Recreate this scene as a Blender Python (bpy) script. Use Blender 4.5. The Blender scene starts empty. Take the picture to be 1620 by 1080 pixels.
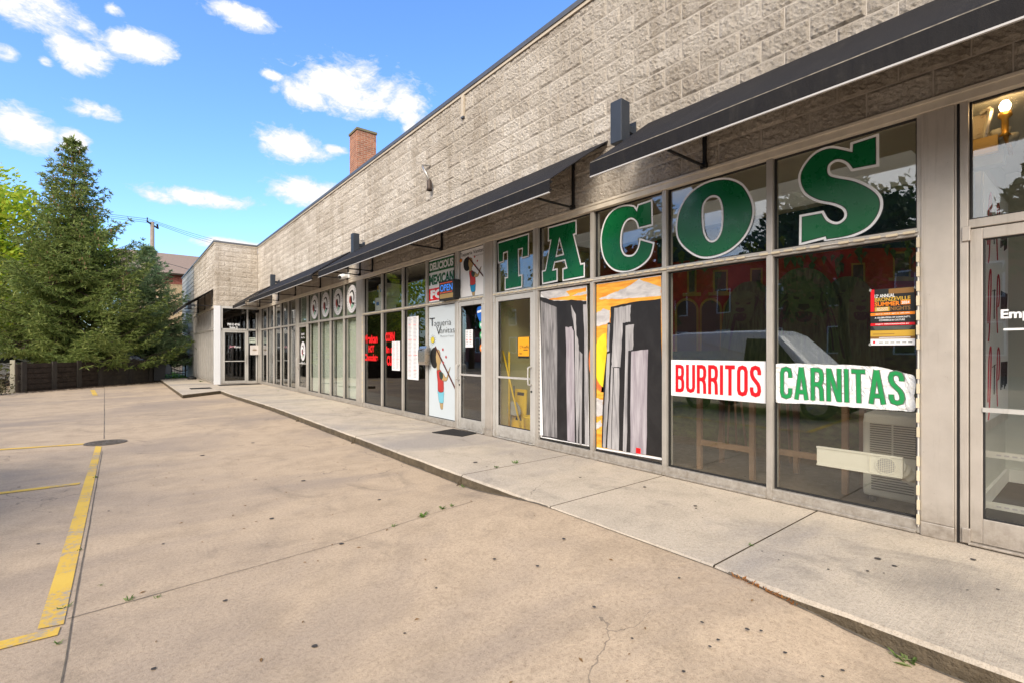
import bpy, math, random
import numpy as np
from mathutils import Vector, noise as mnoise
from mathutils.geometry import tessellate_polygon
random.seed(7); rng = np.random.default_rng(7)
R = math.radians
scene = bpy.context.scene
COL = scene.collection

# ------------------------------------------------------------------ camera frame (used to convert measurements to metres)
FPX = 772.0; HEAD = math.atan(621/FPX); CA, SA = math.cos(HEAD), math.sin(HEAD)
CAMH = 1.46; HZ = 555.0; FX = 4.6           # camera height, horizon row, distance of the shop front
WALK = .11                                   # pavement top
def at(x, y, X=FX):                          # measured photo point -> point on the plane X = const
    u = x-810; t = X/(u*CA+FPX*SA)
    return (X, t*(FPX*CA-u*SA), t*(HZ-y)+CAMH)
def fy(x, X=FX): return at(x, HZ, X)[1]
def gnd(x, y, z=0.):
    u = x-810; t = (CAMH-z)/(y-HZ)
    return (t*(u*CA+FPX*SA), t*(FPX*CA-u*SA), z)
def azel(x, y):
    u = x-810; d = (u*CA+FPX*SA, FPX*CA-u*SA, HZ-y)
    return math.atan2(d[0], d[1]), math.atan2(d[2], math.hypot(d[0], d[1]))

# ------------------------------------------------------------------ scene helpers
ORG = {}
def tag(o, label=None, cat=None, group=None, kind=None):
    if label: o['label'] = label
    if cat: o['category'] = cat
    if group: o['group'] = group
    if kind: o['kind'] = kind
    return o
def empty(name, loc, label, cat, group=None):
    o = bpy.data.objects.new(name, None); COL.objects.link(o); o.location = loc
    ORG[o] = Vector(loc); o.empty_display_size = .1
    return tag(o, label, cat, group)
def link(name, me, parent=None):
    o = bpy.data.objects.new(name, me); COL.objects.link(o); ORG[o] = Vector((0, 0, 0))
    if parent:
        o.parent = parent; o.location = -ORG[parent]
    return o
class MB:
    def __init__(s): s.v = []; s.f = []; s.m = []; s.mi = 0
    def add(s, vs, fs, mi=None):
        n = len(s.v); s.v += [tuple(p) for p in vs]; s.f += [tuple(i+n for i in f) for f in fs]
        s.m += [s.mi if mi is None else mi]*len(fs); return s
    def box(s, x0, x1, y0, y1, z0, z1, mi=None):
        vs = [(x, y, z) for z in (z0, z1) for y in (y0, y1) for x in (x0, x1)]
        return s.add(vs, [(0, 2, 3, 1), (4, 5, 7, 6), (0, 1, 5, 4), (2, 6, 7, 3), (0, 4, 6, 2), (1, 3, 7, 5)], mi)
    def quad(s, a, b, c, d, mi=None): return s.add([a, b, c, d], [(0, 1, 2, 3)], mi)
    def tube(s, pts, r, n=8, mi=None, cap=True):
        pts = [Vector(p) for p in pts]; k = len(pts); rs = r if isinstance(r, (list, tuple)) else [r]*k
        vs = []; up = None
        for i, p in enumerate(pts):
            d = (pts[min(i+1, k-1)]-pts[max(i-1, 0)]).normalized()
            if up is None or abs(d.dot(up)) > .95: up = Vector((0, 0, 1)) if abs(d.z) < .9 else Vector((1, 0, 0))
            a = d.cross(up).normalized(); b = a.cross(d).normalized()
            for j in range(n):
                q = 2*math.pi*j/n; vs.append(p+(a*math.cos(q)+b*math.sin(q))*rs[i])
        fs = [(i*n+j, i*n+(j+1) % n, (i+1)*n+(j+1) % n, (i+1)*n+j) for i in range(k-1) for j in range(n)]
        if cap: fs += [tuple(range(n-1, -1, -1)), tuple((k-1)*n+j for j in range(n))]
        return s.add(vs, fs, mi)
    def cyl(s, p, q, r, n=16, mi=None): return s.tube([p, q], r, n, mi)
    def lathe(s, c, prof, n=20, mi=None):          # prof [(r,z)], vertical axis
        vs = [(c[0]+r*math.cos(2*math.pi*j/n), c[1]+r*math.sin(2*math.pi*j/n), c[2]+z) for r, z in prof for j in range(n)]
        k = len(prof)
        fs = [(i*n+j, i*n+(j+1) % n, (i+1)*n+(j+1) % n, (i+1)*n+j) for i in range(k-1) for j in range(n)]
        fs += [tuple(range(n-1, -1, -1)), tuple((k-1)*n+j for j in range(n))]
        return s.add(vs, fs, mi)
    def poly(s, loops, conv, mi=None):              # filled flat polygon with holes; loops of 2D points
        tri = tessellate_polygon([[Vector((p[0], p[1], 0)) for p in L] for L in loops])
        flat = [p for L in loops for p in L]
        return s.add([conv(*p) for p in flat], [tuple(t) for t in tri], mi)
    def slab(s, loop, conv0, conv1, mi=None):       # polygon with thickness (two conversions)
        n = len(loop); tri = tessellate_polygon([[Vector((p[0], p[1], 0)) for p in loop]])
        vs = [conv0(*p) for p in loop]+[conv1(*p) for p in loop]
        fs = [tuple(t) for t in tri]+[tuple(i+n for i in reversed(t)) for t in tri]
        fs += [(i, (i+1) % n, (i+1) % n+n, i+n) for i in range(n)]
        return s.add(vs, fs, mi)
    def build(s, name, mats, parent=None, smooth=False, bevel=0, recalc=False):
        me = bpy.data.meshes.new(name); me.from_pydata(s.v, [], s.f)
        for m in (mats if isinstance(mats, (list, tuple)) else [mats]): me.materials.append(m)
        me.polygons.foreach_set('material_index', s.m)
        if smooth: me.polygons.foreach_set('use_smooth', [True]*len(s.f))
        if recalc:
            import bmesh
            b = bmesh.new(); b.from_mesh(me); bmesh.ops.recalc_face_normals(b, faces=b.faces); b.to_mesh(me); b.free()
        me.update()
        o = link(name, me, parent)
        if bevel:
            md = o.modifiers.new('bevel', 'BEVEL'); md.width = bevel; md.segments = 2; md.limit_method = 'ANGLE'
        return o
def copy_tree(o, parent=None):
    c = o.copy(); COL.objects.link(c); ORG[c] = ORG[o]
    if parent: c.parent = parent
    for ch in list(o.children): copy_tree(ch, c)
    return c
def catmull(P, n=6, closed=True):
    out = []; k = len(P)
    for i in range(k if closed else k-1):
        p0, p1, p2, p3 = (P[(i-1) % k], P[i], P[(i+1) % k], P[(i+2) % k]) if closed else (P[max(i-1, 0)], P[i], P[i+1], P[min(i+2, k-1)])
        for j in range(n):
            t = j/n
            out.append(tuple(.5*(2*b+(c-a)*t+(2*a-5*b+4*c-d)*t*t+(3*b-a-3*c+d)*t**3) for a, b, c, d in zip(p0, p1, p2, p3)))
    if not closed: out.append(P[-1])
    return out
def offset(P, d):                                   # inward offset of a polygon (positive d shrinks it)
    n = len(P); A = sum(P[i][0]*P[(i+1) % n][1]-P[(i+1) % n][0]*P[i][1] for i in range(n))
    sgn = 1 if A > 0 else -1; out = []
    for i in range(n):
        a, b, c = Vector(P[i-1]), Vector(P[i]), Vector(P[(i+1) % n])
        e1, e2 = (b-a), (c-b)
        if e1.length < 1e-9: e1 = e2
        if e2.length < 1e-9: e2 = e1
        e1.normalize(); e2.normalize()
        n1 = Vector((-e1.y, e1.x))*sgn; n2 = Vector((-e2.y, e2.x))*sgn
        m = n1+n2
        if m.length < 1e-6: m = n1
        m.normalize(); k = max(.45, m.dot(n1))
        q = b+m*(d/k); out.append((q.x, q.y))
    return out
def text_mesh(body, bold=0., align='LEFT', spacing=1.):
    cu = bpy.data.curves.new('lettering', 'FONT'); cu.body = body; cu.size = 1; cu.align_x = align
    cu.offset = bold; cu.resolution_u = 4; cu.space_character = spacing
    o = bpy.data.objects.new('lettering', cu); COL.objects.link(o)
    bpy.context.view_layer.update()
    me = bpy.data.meshes.new_from_object(o.evaluated_get(bpy.context.evaluated_depsgraph_get()))
    v = [(p.co.x, p.co.y) for p in me.vertices]; f = [tuple(p.vertices) for p in me.polygons]
    COL.objects.unlink(o); bpy.data.objects.remove(o); bpy.data.meshes.remove(me)
    return v, f
def put_text(mb, body, u0, u1, w0, w1, conv, mi=None, bold=0., fit=True, spacing=1., shear=0.):
    """lettering fitted into the box u0..u1 / w0..w1 of a surface; conv(u, w) -> world"""
    v, f = text_mesh(body, bold, spacing=spacing)
    xs = [p[0] for p in v]; ys = [p[1] for p in v]
    sx = (u1-u0)/(max(xs)-min(xs)); sy = (w1-w0)/(max(ys)-min(ys)); x0, y0 = min(xs), min(ys)
    mb.add([conv(u0+(x-x0)*sx+shear*(y-y0)*sy, w0+(y-y0)*sy) for x, y in v], f, mi)
def FP(X): return lambda u, w: (X, -u, w)           # front plane: u to the right (= -Y), w up
def fpix(x, y, X=FX): p = at(x, y, X); return (-p[1], p[2])   # pixel -> (u, w) on the front plane

# ------------------------------------------------------------------ materials
def node_mat(name):
    m = bpy.data.materials.new(name); m.use_nodes = True
    nt = m.node_tree; return m, nt, nt.nodes['Principled BSDF']
def N(nt, t, **k):
    n = nt.nodes.new(t)
    for a, b in k.items():
        if a.startswith('i_'): n.inputs[int(a[2:]) if a[2:].isdigit() else a[2:].replace('_', ' ')].default_value = b
        else: setattr(n, a, b)
    return n
def ramp(nt, src, stops):
    r = nt.nodes.new('ShaderNodeValToRGB'); e = r.color_ramp.elements
    while len(e) < len(stops): e.new(.5)
    for q, (p, c) in zip(e, stops): q.position = p; q.color = (*c, 1) if len(c) == 3 else c
    nt.links.new(src, r.inputs[0]); return r.outputs[0]
def mixc(nt, fac, a, b, mode='MIX'):
    m = nt.nodes.new('ShaderNodeMix'); m.data_type = 'RGBA'; m.blend_type = mode
    for s, i in ((fac, 0), (a, 6), (b, 7)):
        if hasattr(s, 'links'): nt.links.new(s, m.inputs[i])
        else: m.inputs[i].default_value = s if i == 0 else (*s, 1)
    return m.outputs[2]
def pos(nt): return N(nt, 'ShaderNodeNewGeometry').outputs['Position']
def noise(nt, vec, scale, detail=5, rough=.6, dist=0.):
    n = N(nt, 'ShaderNodeTexNoise'); n.inputs['Scale'].default_value = scale; n.inputs['Detail'].default_value = detail
    n.inputs['Roughness'].default_value = rough; n.inputs['Distortion'].default_value = dist
    nt.links.new(vec, n.inputs['Vector']); return n.outputs['Fac']
def math_(nt, op, a, b=None, c=None, clamp=False):
    m = nt.nodes.new('ShaderNodeMath'); m.operation = op; m.use_clamp = clamp
    for i, s in enumerate((a, b, c)):
        if s is None: continue
        if hasattr(s, 'links'): nt.links.new(s, m.inputs[i])
        else: m.inputs[i].default_value = s
    return m.outputs[0]
def bump(nt, h, dist, strength=1., prev=None):
    b = N(nt, 'ShaderNodeBump'); b.inputs['Strength'].default_value = strength; b.inputs['Distance'].default_value = dist
    nt.links.new(h, b.inputs['Height'])
    if prev: nt.links.new(prev, b.inputs['Normal'])
    return b.outputs[0]
def scaled(nt, vec, s, loc=(0, 0, 0)):
    m = N(nt, 'ShaderNodeMapping'); m.inputs['Scale'].default_value = s; m.inputs['Location'].default_value = loc
    nt.links.new(vec, m.inputs['Vector']); return m.outputs[0]
def plain(name, col, rough=.6, metal=0., var=.12, vscale=3., spec=.4, bmp=0., bscale=60.):
    m, nt, b = node_mat(name); L = nt.links.new
    p = pos(nt); n = noise(nt, p, vscale, 6, .65)
    c0 = tuple(c*(1-var) for c in col); c1 = tuple(min(1, c*(1+var)) for c in col)
    L(ramp(nt, n, [(.3, c0), (.7, c1)]), b.inputs['Base Color'])
    b.inputs['Metallic'].default_value = metal; b.inputs['Specular IOR Level'].default_value = spec
    L(ramp(nt, noise(nt, p, vscale*4, 4), [(.3, (max(.05, rough-.08),)*3), (.7, (min(1, rough+.08),)*3)]), b.inputs['Roughness'])
    if bmp: L(bump(nt, noise(nt, p, bscale, 4), bmp), b.inputs['Normal'])
    return m
def emis(name, col, st):
    m, nt, b = node_mat(name); b.inputs['Base Color'].default_value = (*col, 1)
    b.inputs['Emission Color'].default_value = (*col, 1); b.inputs['Emission Strength'].default_value = st
    return m

def block_mat(name, axis, seed=0.):
    m, nt, b = node_mat(name); L = nt.links.new
    p = pos(nt); sp = N(nt, 'ShaderNodeSeparateXYZ'); L(p, sp.inputs[0])
    cb = N(nt, 'ShaderNodeCombineXYZ'); L(sp.outputs['Y' if axis == 'X' else 'X'], cb.inputs[0]); L(math_(nt, 'SUBTRACT', sp.outputs['Z'], 3.29), cb.inputs[1])
    wob = N(nt, 'ShaderNodeVectorMath', operation='ADD'); nz = N(nt, 'ShaderNodeTexNoise'); nz.inputs['Scale'].default_value = 9; nz.inputs['Detail'].default_value = 3
    L(p, nz.inputs['Vector']); ws = N(nt, 'ShaderNodeVectorMath', operation='MULTIPLY_ADD'); L(nz.outputs['Color'], ws.inputs[0]); ws.inputs[1].default_value = (.016,)*3; ws.inputs[2].default_value = (-.008,)*3
    L(cb.outputs[0], wob.inputs[0]); L(ws.outputs[0], wob.inputs[1])
    br = N(nt, 'ShaderNodeTexBrick'); L(wob.outputs[0], br.inputs['Vector'])
    br.inputs['Scale'].default_value = 1; br.inputs['Brick Width'].default_value = .406; br.inputs['Row Height'].default_value = .203
    br.inputs['Mortar Size'].default_value = .0042; br.inputs['Mortar Smooth'].default_value = .25; br.inputs['Bias'].default_value = -.1
    br.inputs['Color1'].default_value = (.50, .425, .345, 1); br.inputs['Color2'].default_value = (.58, .505, .42, 1); br.inputs['Mortar'].default_value = (.68, .62, .54, 1)
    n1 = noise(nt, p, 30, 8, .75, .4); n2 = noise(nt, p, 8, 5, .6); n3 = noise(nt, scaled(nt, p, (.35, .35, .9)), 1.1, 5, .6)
    c = mixc(nt, 1, br.outputs['Color'], ramp(nt, n1, [(.30, (.55, .52, .49)), (.47, (.98, .98, .98)), (.70, (1.2, 1.2, 1.2))]), 'MULTIPLY')  # fine noise paints shaded pits along with the stone's own variation
    c = mixc(nt, 1, c, ramp(nt, n3, [(.3, (.86, .84, .82)), (.6, (1.04, 1.04, 1.05))]), 'MULTIPLY')
    L(c, b.inputs['Base Color']); b.inputs['Roughness'].default_value = .95; b.inputs['Specular IOR Level'].default_value = .15
    inv = math_(nt, 'SUBTRACT', 1., br.outputs['Fac'])
    h = math_(nt, 'ADD', math_(nt, 'MULTIPLY', math_(nt, 'ADD', math_(nt, 'MULTIPLY', n1, .85), math_(nt, 'MULTIPLY', n2, .5)), inv), math_(nt, 'MULTIPLY', br.outputs['Fac'], .60))
    L(bump(nt, h, .11, 1.), b.inputs['Normal'])
    return m
def brick_mat(name, axis, c1, c2, mortar, w=.2, hgt=.067):
    m, nt, b = node_mat(name); L = nt.links.new
    p = pos(nt); sp = N(nt, 'ShaderNodeSeparateXYZ'); L(p, sp.inputs[0])
    cb = N(nt, 'ShaderNodeCombineXYZ'); L(math_(nt, 'ADD', sp.outputs['X'], sp.outputs['Y']), cb.inputs[0]); L(sp.outputs['Z'], cb.inputs[1])
    br = N(nt, 'ShaderNodeTexBrick'); L(cb.outputs[0], br.inputs['Vector'])
    br.inputs['Scale'].default_value = 1; br.inputs['Brick Width'].default_value = w; br.inputs['Row Height'].default_value = hgt; br.inputs['Mortar Size'].default_value = .006
    br.inputs['Color1'].default_value = (*c1, 1); br.inputs['Color2'].default_value = (*c2, 1); br.inputs['Mortar'].default_value = (*mortar, 1)
    c = mixc(nt, 1, br.outputs['Color'], ramp(nt, noise(nt, p, 7, 5), [(.3, (.7, .7, .7)), (.7, (1.15, 1.15, 1.15))]), 'MULTIPLY')
    L(c, b.inputs['Base Color']); b.inputs['Roughness'].default_value = .9
    L(bump(nt, math_(nt, 'SUBTRACT', 1., br.outputs['Fac']), .01), b.inputs['Normal'])
    return m
def concrete_mat(name, base, warm=1., walk=False):
    m, nt, b = node_mat(name); L = nt.links.new
    p = pos(nt)
    big = noise(nt, scaled(nt, p, (.35, .55, 1)), .9, 6, .62, .6); med = noise(nt, p, 2.6, 7, .68, .3); fine = noise(nt, p, 46, 5, .75); grit = noise(nt, p, 170, 2, .6)
    d = tuple(x*.76 for x in base); l = tuple(min(1, x*1.14) for x in base)
    c = ramp(nt, med, [(.25, d), (.5, base), (.78, l)])
    grey = (base[0]*.68, base[1]*.71, base[2]*.80)
    c = mixc(nt, ramp(nt, big, [(.46, (0, 0, 0)), (.64, (.9, .9, .9))]), c, grey)
    c = mixc(nt, 1, c, ramp(nt, fine, [(.3, (.74, .72, .70)), (.5, (1, 1, 1)), (.75, (1.15, 1.15, 1.12))]), 'MULTIPLY')
    c = mixc(nt, 1, c, ramp(nt, grit, [(.30, (.58, .55, .52)), (.42, (1, 1, 1)), (.64, (1, 1, 1)), (.74, (1.25, 1.24, 1.22))]), 'MULTIPLY')
    # scattered dark spots (old gum and oil drips) and a few larger stains
    vo = N(nt, 'ShaderNodeTexVoronoi'); vo.inputs['Scale'].default_value = 1.5; L(p, vo.inputs['Vector'])
    wv = math_(nt, 'ADD', vo.outputs['Distance'], math_(nt, 'MULTIPLY', noise(nt, p, 22, 3), .05))
    gate = N(nt, 'ShaderNodeSeparateColor'); L(vo.outputs['Color'], gate.inputs[0])
    sz = math_(nt, 'MULTIPLY', gate.outputs[1], .022)
    spot = math_(nt, 'LESS_THAN', wv, math_(nt, 'ADD', sz, .034))
    spot = math_(nt, 'MULTIPLY', spot, math_(nt, 'GREATER_THAN', gate.outputs[0], .68))
    c = mixc(nt, math_(nt, 'MULTIPLY', spot, .78), c, (.07, .062, .055))
    cw = N(nt, 'ShaderNodeTexNoise'); cw.inputs['Scale'].default_value = 1.7; cw.inputs['Detail'].default_value = 6; L(p, cw.inputs['Vector'])
    cv = N(nt, 'ShaderNodeVectorMath', operation='MULTIPLY_ADD'); L(cw.outputs['Color'], cv.inputs[0]); cv.inputs[1].default_value = (.9, .9, 0); L(p, cv.inputs[2])
    ce = N(nt, 'ShaderNodeTexVoronoi', feature='DISTANCE_TO_EDGE'); ce.inputs['Scale'].default_value = .42; L(cv.outputs[0], ce.inputs['Vector'])
    crk = math_(nt, 'MULTIPLY', math_(nt, 'LESS_THAN', ce.outputs['Distance'], .0016), math_(nt, 'GREATER_THAN', noise(nt, p, .55, 2), .53))
    c = mixc(nt, math_(nt, 'MULTIPLY', crk, .55), c, (.12, .10, .08))
    st = noise(nt, scaled(nt, p, (1.3, .8, 1), (3.1, 1.7, 0)), 1.15, 7, .72, 1.2)
    c = mixc(nt, ramp(nt, st, [(.57, (0, 0, 0)), (.72, (.6, .6, .6))]), c, (base[0]*.42, base[1]*.44, base[2]*.47))
    if walk:                                       # smudged black tyre/foot wear by the right door
        sp = N(nt, 'ShaderNodeSeparateXYZ'); L(p, sp.inputs[0])
        dx = math_(nt, 'MULTIPLY', math_(nt, 'SUBTRACT', sp.outputs[0], 3.75), 1.9); dy = math_(nt, 'MULTIPLY', math_(nt, 'SUBTRACT', sp.outputs[1], .62), 2.6)
        rr = math_(nt, 'SQRT', math_(nt, 'ADD', math_(nt, 'MULTIPLY', dx, dx), math_(nt, 'MULTIPLY', dy, dy)))
        mk = math_(nt, 'SUBTRACT', math_(nt, 'ADD', 1., math_(nt, 'MULTIPLY', noise(nt, scaled(nt, p, (2, 7, 1)), 3, 6, .7), .9)), math_(nt, 'ADD', rr, .35), clamp=True)
        c = mixc(nt, math_(nt, 'MULTIPLY', mk, .55), c, (.13, .12, .115))
    L(c, b.inputs['Base Color']); b.inputs['Roughness'].default_value = .9; b.inputs['Specular IOR Level'].default_value = .2
    bm = bump(nt, fine, .006, .8); bm = bump(nt, grit, .003, .6, bm); bm = bump(nt, med, .01, .5, bm)
    if walk:
        br = noise(nt, scaled(nt, p, (1, 90, 1)), 2.2, 3, .5); bm = bump(nt, br, .0025, .7, bm)
    L(bm, b.inputs['Normal'])
    return m
def paint_line_mat(name):
    m, nt, b = node_mat(name); L = nt.links.new; p = pos(nt)
    n = noise(nt, p, 30, 6, .75); w = noise(nt, p, 2.2, 5, .6)
    k = math_(nt, 'ADD', math_(nt, 'MULTIPLY', n, .6), math_(nt, 'MULTIPLY', w, .5))
    c = mixc(nt, ramp(nt, k, [(.44, (1, 1, 1)), (.53, (.06, .06, .06))]), ramp(nt, w, [(.3, (.60, .36, .035)), (.7, (.70, .46, .06))]), (.34, .29, .23))
    L(c, b.inputs['Base Color']); b.inputs['Roughness'].default_value = .8; L(bump(nt, n, .003), b.inputs['Normal'])
    return m
def glass_mat(name, tint, ior=1.75, rough=0.):
    m, nt, b = node_mat(name); L = nt.links.new
    nt.nodes.remove(b); out = nt.nodes['Material Output']
    tr = N(nt, 'ShaderNodeBsdfTransparent'); tr.inputs[0].default_value = (*tint, 1)
    gl = N(nt, 'ShaderNodeBsdfGlossy'); gl.inputs['Roughness'].default_value = rough; gl.inputs[0].default_value = (.95, .97, 1, 1)
    nb = bump(nt, noise(nt, pos(nt), .9, 1, .3), .012, .25)
    L(nb, gl.inputs['Normal'])
    fr = N(nt, 'ShaderNodeFresnel'); gb = N(nt, 'ShaderNodeNewGeometry').outputs['Backfacing']
    L(math_(nt, 'MULTIPLY_ADD', gb, 1/ior-ior, ior), fr.inputs[0])
    mx = N(nt, 'ShaderNodeMixShader'); L(fr.outputs[0], mx.inputs[0]); L(tr.outputs[0], mx.inputs[1]); L(gl.outputs[0], mx.inputs[2]); L(mx.outputs[0], out.inputs[0])
    return m
def leaf_mat(name, ca, cb_, cc, trans=.35):
    m, nt, b = node_mat(name); L = nt.links.new
    g = N(nt, 'ShaderNodeNewGeometry'); out = nt.nodes['Material Output']
    n = noise(nt, g.outputs['Position'], 1.3, 3)
    k = math_(nt, 'ADD', math_(nt, 'MULTIPLY', g.outputs['Random Per Island'], .6), math_(nt, 'MULTIPLY', n, .5))
    col = ramp(nt, k, [(.2, ca), (.55, cb_), (.9, cc)])
    L(col, b.inputs['Base Color']); b.inputs['Roughness'].default_value = .6; b.inputs['Specular IOR Level'].default_value = .25
    t = N(nt, 'ShaderNodeBsdfTranslucent'); L(col, t.inputs[0])
    mx = N(nt, 'ShaderNodeMixShader'); mx.inputs[0].default_value = trans; L(b.outputs[0], mx.inputs[1]); L(t.outputs[0], mx.inputs[2]); L(mx.outputs[0], out.inputs[0])
    return m
def strip_mat(name, dark, light, scale=(14, 14, 1.1), lo=.35, hi=.65):      # painterly brush streaks running vertically
    m, nt, b = node_mat(name); L = nt.links.new; p = pos(nt)
    n = noise(nt, scaled(nt, p, scale), 1.6, 6, .65, .4)
    L(ramp(nt, n, [(lo, dark), (hi, light)]), b.inputs['Base Color']); b.inputs['Roughness'].default_value = .55
    return m

M = {}
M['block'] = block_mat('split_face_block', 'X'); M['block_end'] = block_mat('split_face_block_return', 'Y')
M['alu'] = plain('brushed_aluminium_paint', (.44, .405, .36), .42, .3, .07, 4, .5)
M['alu_pale'] = plain('pale_aluminium', (.52, .50, .465), .4, .25, .06, 4, .5)
M['alu_warm'] = plain('weathered_aluminium', (.46, .41, .355), .45, .3, .09, 2.2, .5)
def alu_mat(name, col, rough, metal):
    m, nt, b = node_mat(name); L = nt.links.new; p = pos(nt); sp = N(nt, 'ShaderNodeSeparateXYZ'); L(p, sp.inputs[0])
    c = ramp(nt, noise(nt, p, 3, 6, .65), [(.3, tuple(x*.9 for x in col)), (.7, tuple(x*1.08 for x in col))])
    c = mixc(nt, ramp(nt, noise(nt, scaled(nt, p, (9, 9, .5)), 2.0, 6, .7), [(.54, (0, 0, 0)), (.74, (.55, .55, .55))]), c, (col[0]*.55, col[1]*.52, col[2]*.47))
    low = math_(nt, 'MULTIPLY', math_(nt, 'SUBTRACT', .42, sp.outputs[2], clamp=True), 2.4)
    dk = math_(nt, 'MULTIPLY', low, ramp(nt, noise(nt, p, 16, 6, .75), [(.35, (.1, .1, .1)), (.65, (1, 1, 1))]), clamp=True); c = mixc(nt, dk, c, (.17, .135, .10))
    c = mixc(nt, ramp(nt, noise(nt, p, 70, 3, .7), [(.68, (0, 0, 0)), (.74, (.5, .5, .5))]), c, (.2, .15, .11))
    L(c, b.inputs['Base Color']); b.inputs['Metallic'].default_value = metal; L(ramp(nt, noise(nt, p, 9, 5), [(.3, (rough-.1,)*3), (.7, (rough+.14,)*3)]), b.inputs['Roughness'])
    L(bump(nt, noise(nt, scaled(nt, p, (1, 1, .3)), 5, 3), .004, .6), b.inputs['Normal']); return m
M['alu'] = alu_mat('anodised_frame', (.46, .425, .38), .42, .3); M['alu_pale'] = alu_mat('pale_door_frame', (.53, .51, .475), .42, .25); M['alu_warm'] = alu_mat('weathered_frame', (.48, .43, .375), .45, .3)
M['head'] = plain('cream_head_trim', (.62, .55, .45), .5, .1, .14, 5, .4)
M['gasket'] = plain('black_gasket', (.015, .014, .014), .6)
M['glass'] = glass_mat('clear_glass', (.97, .98, .96), 1.8)
M['glass_dark'] = glass_mat('tinted_glass', (.42, .42, .40), 1.65)
m, nt, b = node_mat('black_awning_canvas'); p_ = pos(nt); M['awning'] = m
k_ = math_(nt, 'ADD', math_(nt, 'MULTIPLY', noise(nt, scaled(nt, p_, (.5, 7, .5)), 1.6, 6, .7), .6), math_(nt, 'MULTIPLY', noise(nt, p_, 3.5, 6, .7), .5))
nt.links.new(ramp(nt, k_, [(.40, (.009, .008, .009)), (.60, (.013, .0115, .0115)), (.78, (.030, .026, .022))]), b.inputs['Base Color']); b.inputs['Roughness'].default_value = .72; b.inputs['Specular IOR Level'].default_value = .22
nt.links.new(bump(nt, noise(nt, scaled(nt, p_, (1, 2.5, 1)), 2.2, 4, .6), .03, .5, bump(nt, noise(nt, p_, 260, 2), .003)), b.inputs['Normal'])
M['awning_edge'] = plain('faded_canvas_edge', (.16, .135, .10), .9, 0, .5, 18)
M['binding'] = plain('white_binding', (.45, .43, .41), .5, .1, .08)
M['steel_black'] = plain('black_steel', (.018, .017, .017), .45, .2, .2)
M['lampbox'] = plain('slate_lamp_housing', (.035, .042, .055), .5, .2, .12, 6)
M['coping'] = plain('dark_coping_metal', (.12, .12, .125), .45, .5, .1)
M['tan'] = plain('tan_trim', (.50, .42, .32), .6, 0, .1)
M['siding'] = plain('pale_siding', (.40, .38, .345), .6, .1, .08, 1.5)
M['lot'] = concrete_mat('parking_lot_concrete', (.468, .358, .25)); M['walk'] = concrete_mat('pavement_concrete', (.50, .425, .335), walk=True)
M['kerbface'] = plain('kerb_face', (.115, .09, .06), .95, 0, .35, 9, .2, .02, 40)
M['joint'] = plain('joint_dirt', (.12, .10, .075), .95, 0, .4, 12)
M['yellow'] = paint_line_mat('worn_yellow_paint')
M['white'] = plain('white_vinyl', (.78, .78, .78), .5, 0, .03)
M['green'] = plain('green_vinyl', (.004, .115, .035), .3, 0, .08, 2, .5)
M['darkline'] = plain('dark_green_line', (.03, .045, .035), .5)
M['green2'] = plain('banner_green', (.012, .26, .07), .5, 0, .12, 6)
M['red'] = plain('banner_red', (.68, .004, .012), .5, 0, .05)
M['redletter'] = plain('red_vinyl', (.75, .006, .008), .45, 0, .05)
M['grey'] = plain('grey_edge', (.12, .14, .12), .6)
M['black'] = plain('black_print', (.012, .012, .012), .6)
M['panelblue'] = plain('pale_blue_panel', (.52, .57, .60), .45, 0, .03, 1)
M['paper'] = plain('white_paper', (.75, .74, .74), .7, 0, .04)
M['ink'] = plain('grey_ink', (.35, .33, .35), .7)
M['skin'] = plain('drawn_skin', (.42, .29, .13), .6); M['shirt'] = plain('drawn_shirt', (.42, .035, .03), .6)
M['shorts'] = plain('drawn_shorts', (.17, .47, .58), .6); M['shorts2'] = plain('drawn_blue_shorts', (.01, .22, .42), .6)
M['stick'] = plain('drawn_stick', (.085, .018, .015), .6); M['sun'] = plain('drawn_sun', (.62, .50, .05), .6); M['orange'] = plain('orange_print', (.80, .22, .01), .6)
M['blue'] = plain('blue_print', (.01, .12, .50), .6); M['mint'] = plain('mint_print', (.05, .35, .2), .6)
M['steel'] = plain('stainless_steel', (.50, .47, .43), .32, .9, .06, 8)
M['wall_olive'] = plain('olive_plaster', (.52, .47, .22), .8, 0, .06); M['wall_dark'] = plain('dark_room_wall', (.07, .06, .05), .85)
M['wall_grey'] = plain('grey_room_wall', (.50, .51, .47), .8, 0, .04); M['ceil'] = plain('ceiling_tile', (.62, .58, .50), .85, 0, .05)
M['floor_in'] = plain('dark_tile_floor', (.10, .075, .055), .35, 0, .2, 4); M['floor_mat'] = plain('charcoal_carpet', (.03, .027, .025), .95, 0, .2, 60)
M['wood'] = plain('table_wood', (.20, .12, .07), .5, 0, .15, 8); M['plastic_cream'] = plain('cream_plastic', (.62, .58, .50), .45, 0, .04)
M['hose'] = plain('white_hose', (.66, .63, .58), .5); M['yellowplastic'] = plain('yellow_plastic', (.65, .42, .02), .4, 0, .06)
M['rubber'] = plain('black_rubber_mat', (.028, .026, .025), .9, 0, .3, 40, .2, .01, 160)
M['iron'] = plain('cast_iron', (.12, .10, .08), .8, .1, .3, 14, .4, .008, 60)
M['blind'] = plain('vertical_blind', (.50, .53, .47), .7, 0, .05, 1.5); M['film'] = plain('frosted_film', (.30, .345, .29), .5, 0, .04, 1)
M['bark'] = plain('bark', (.075, .055, .042), .95, 0, .35, 9, .2, .03, 18)
M['pole'] = plain('weathered_pole', (.24, .19, .15), .9, 0, .2, 6)
M['chim'] = brick_mat('chimney_brick', 'X', (.40, .16, .085), (.28, .105, .06), (.46, .36, .27))
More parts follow.
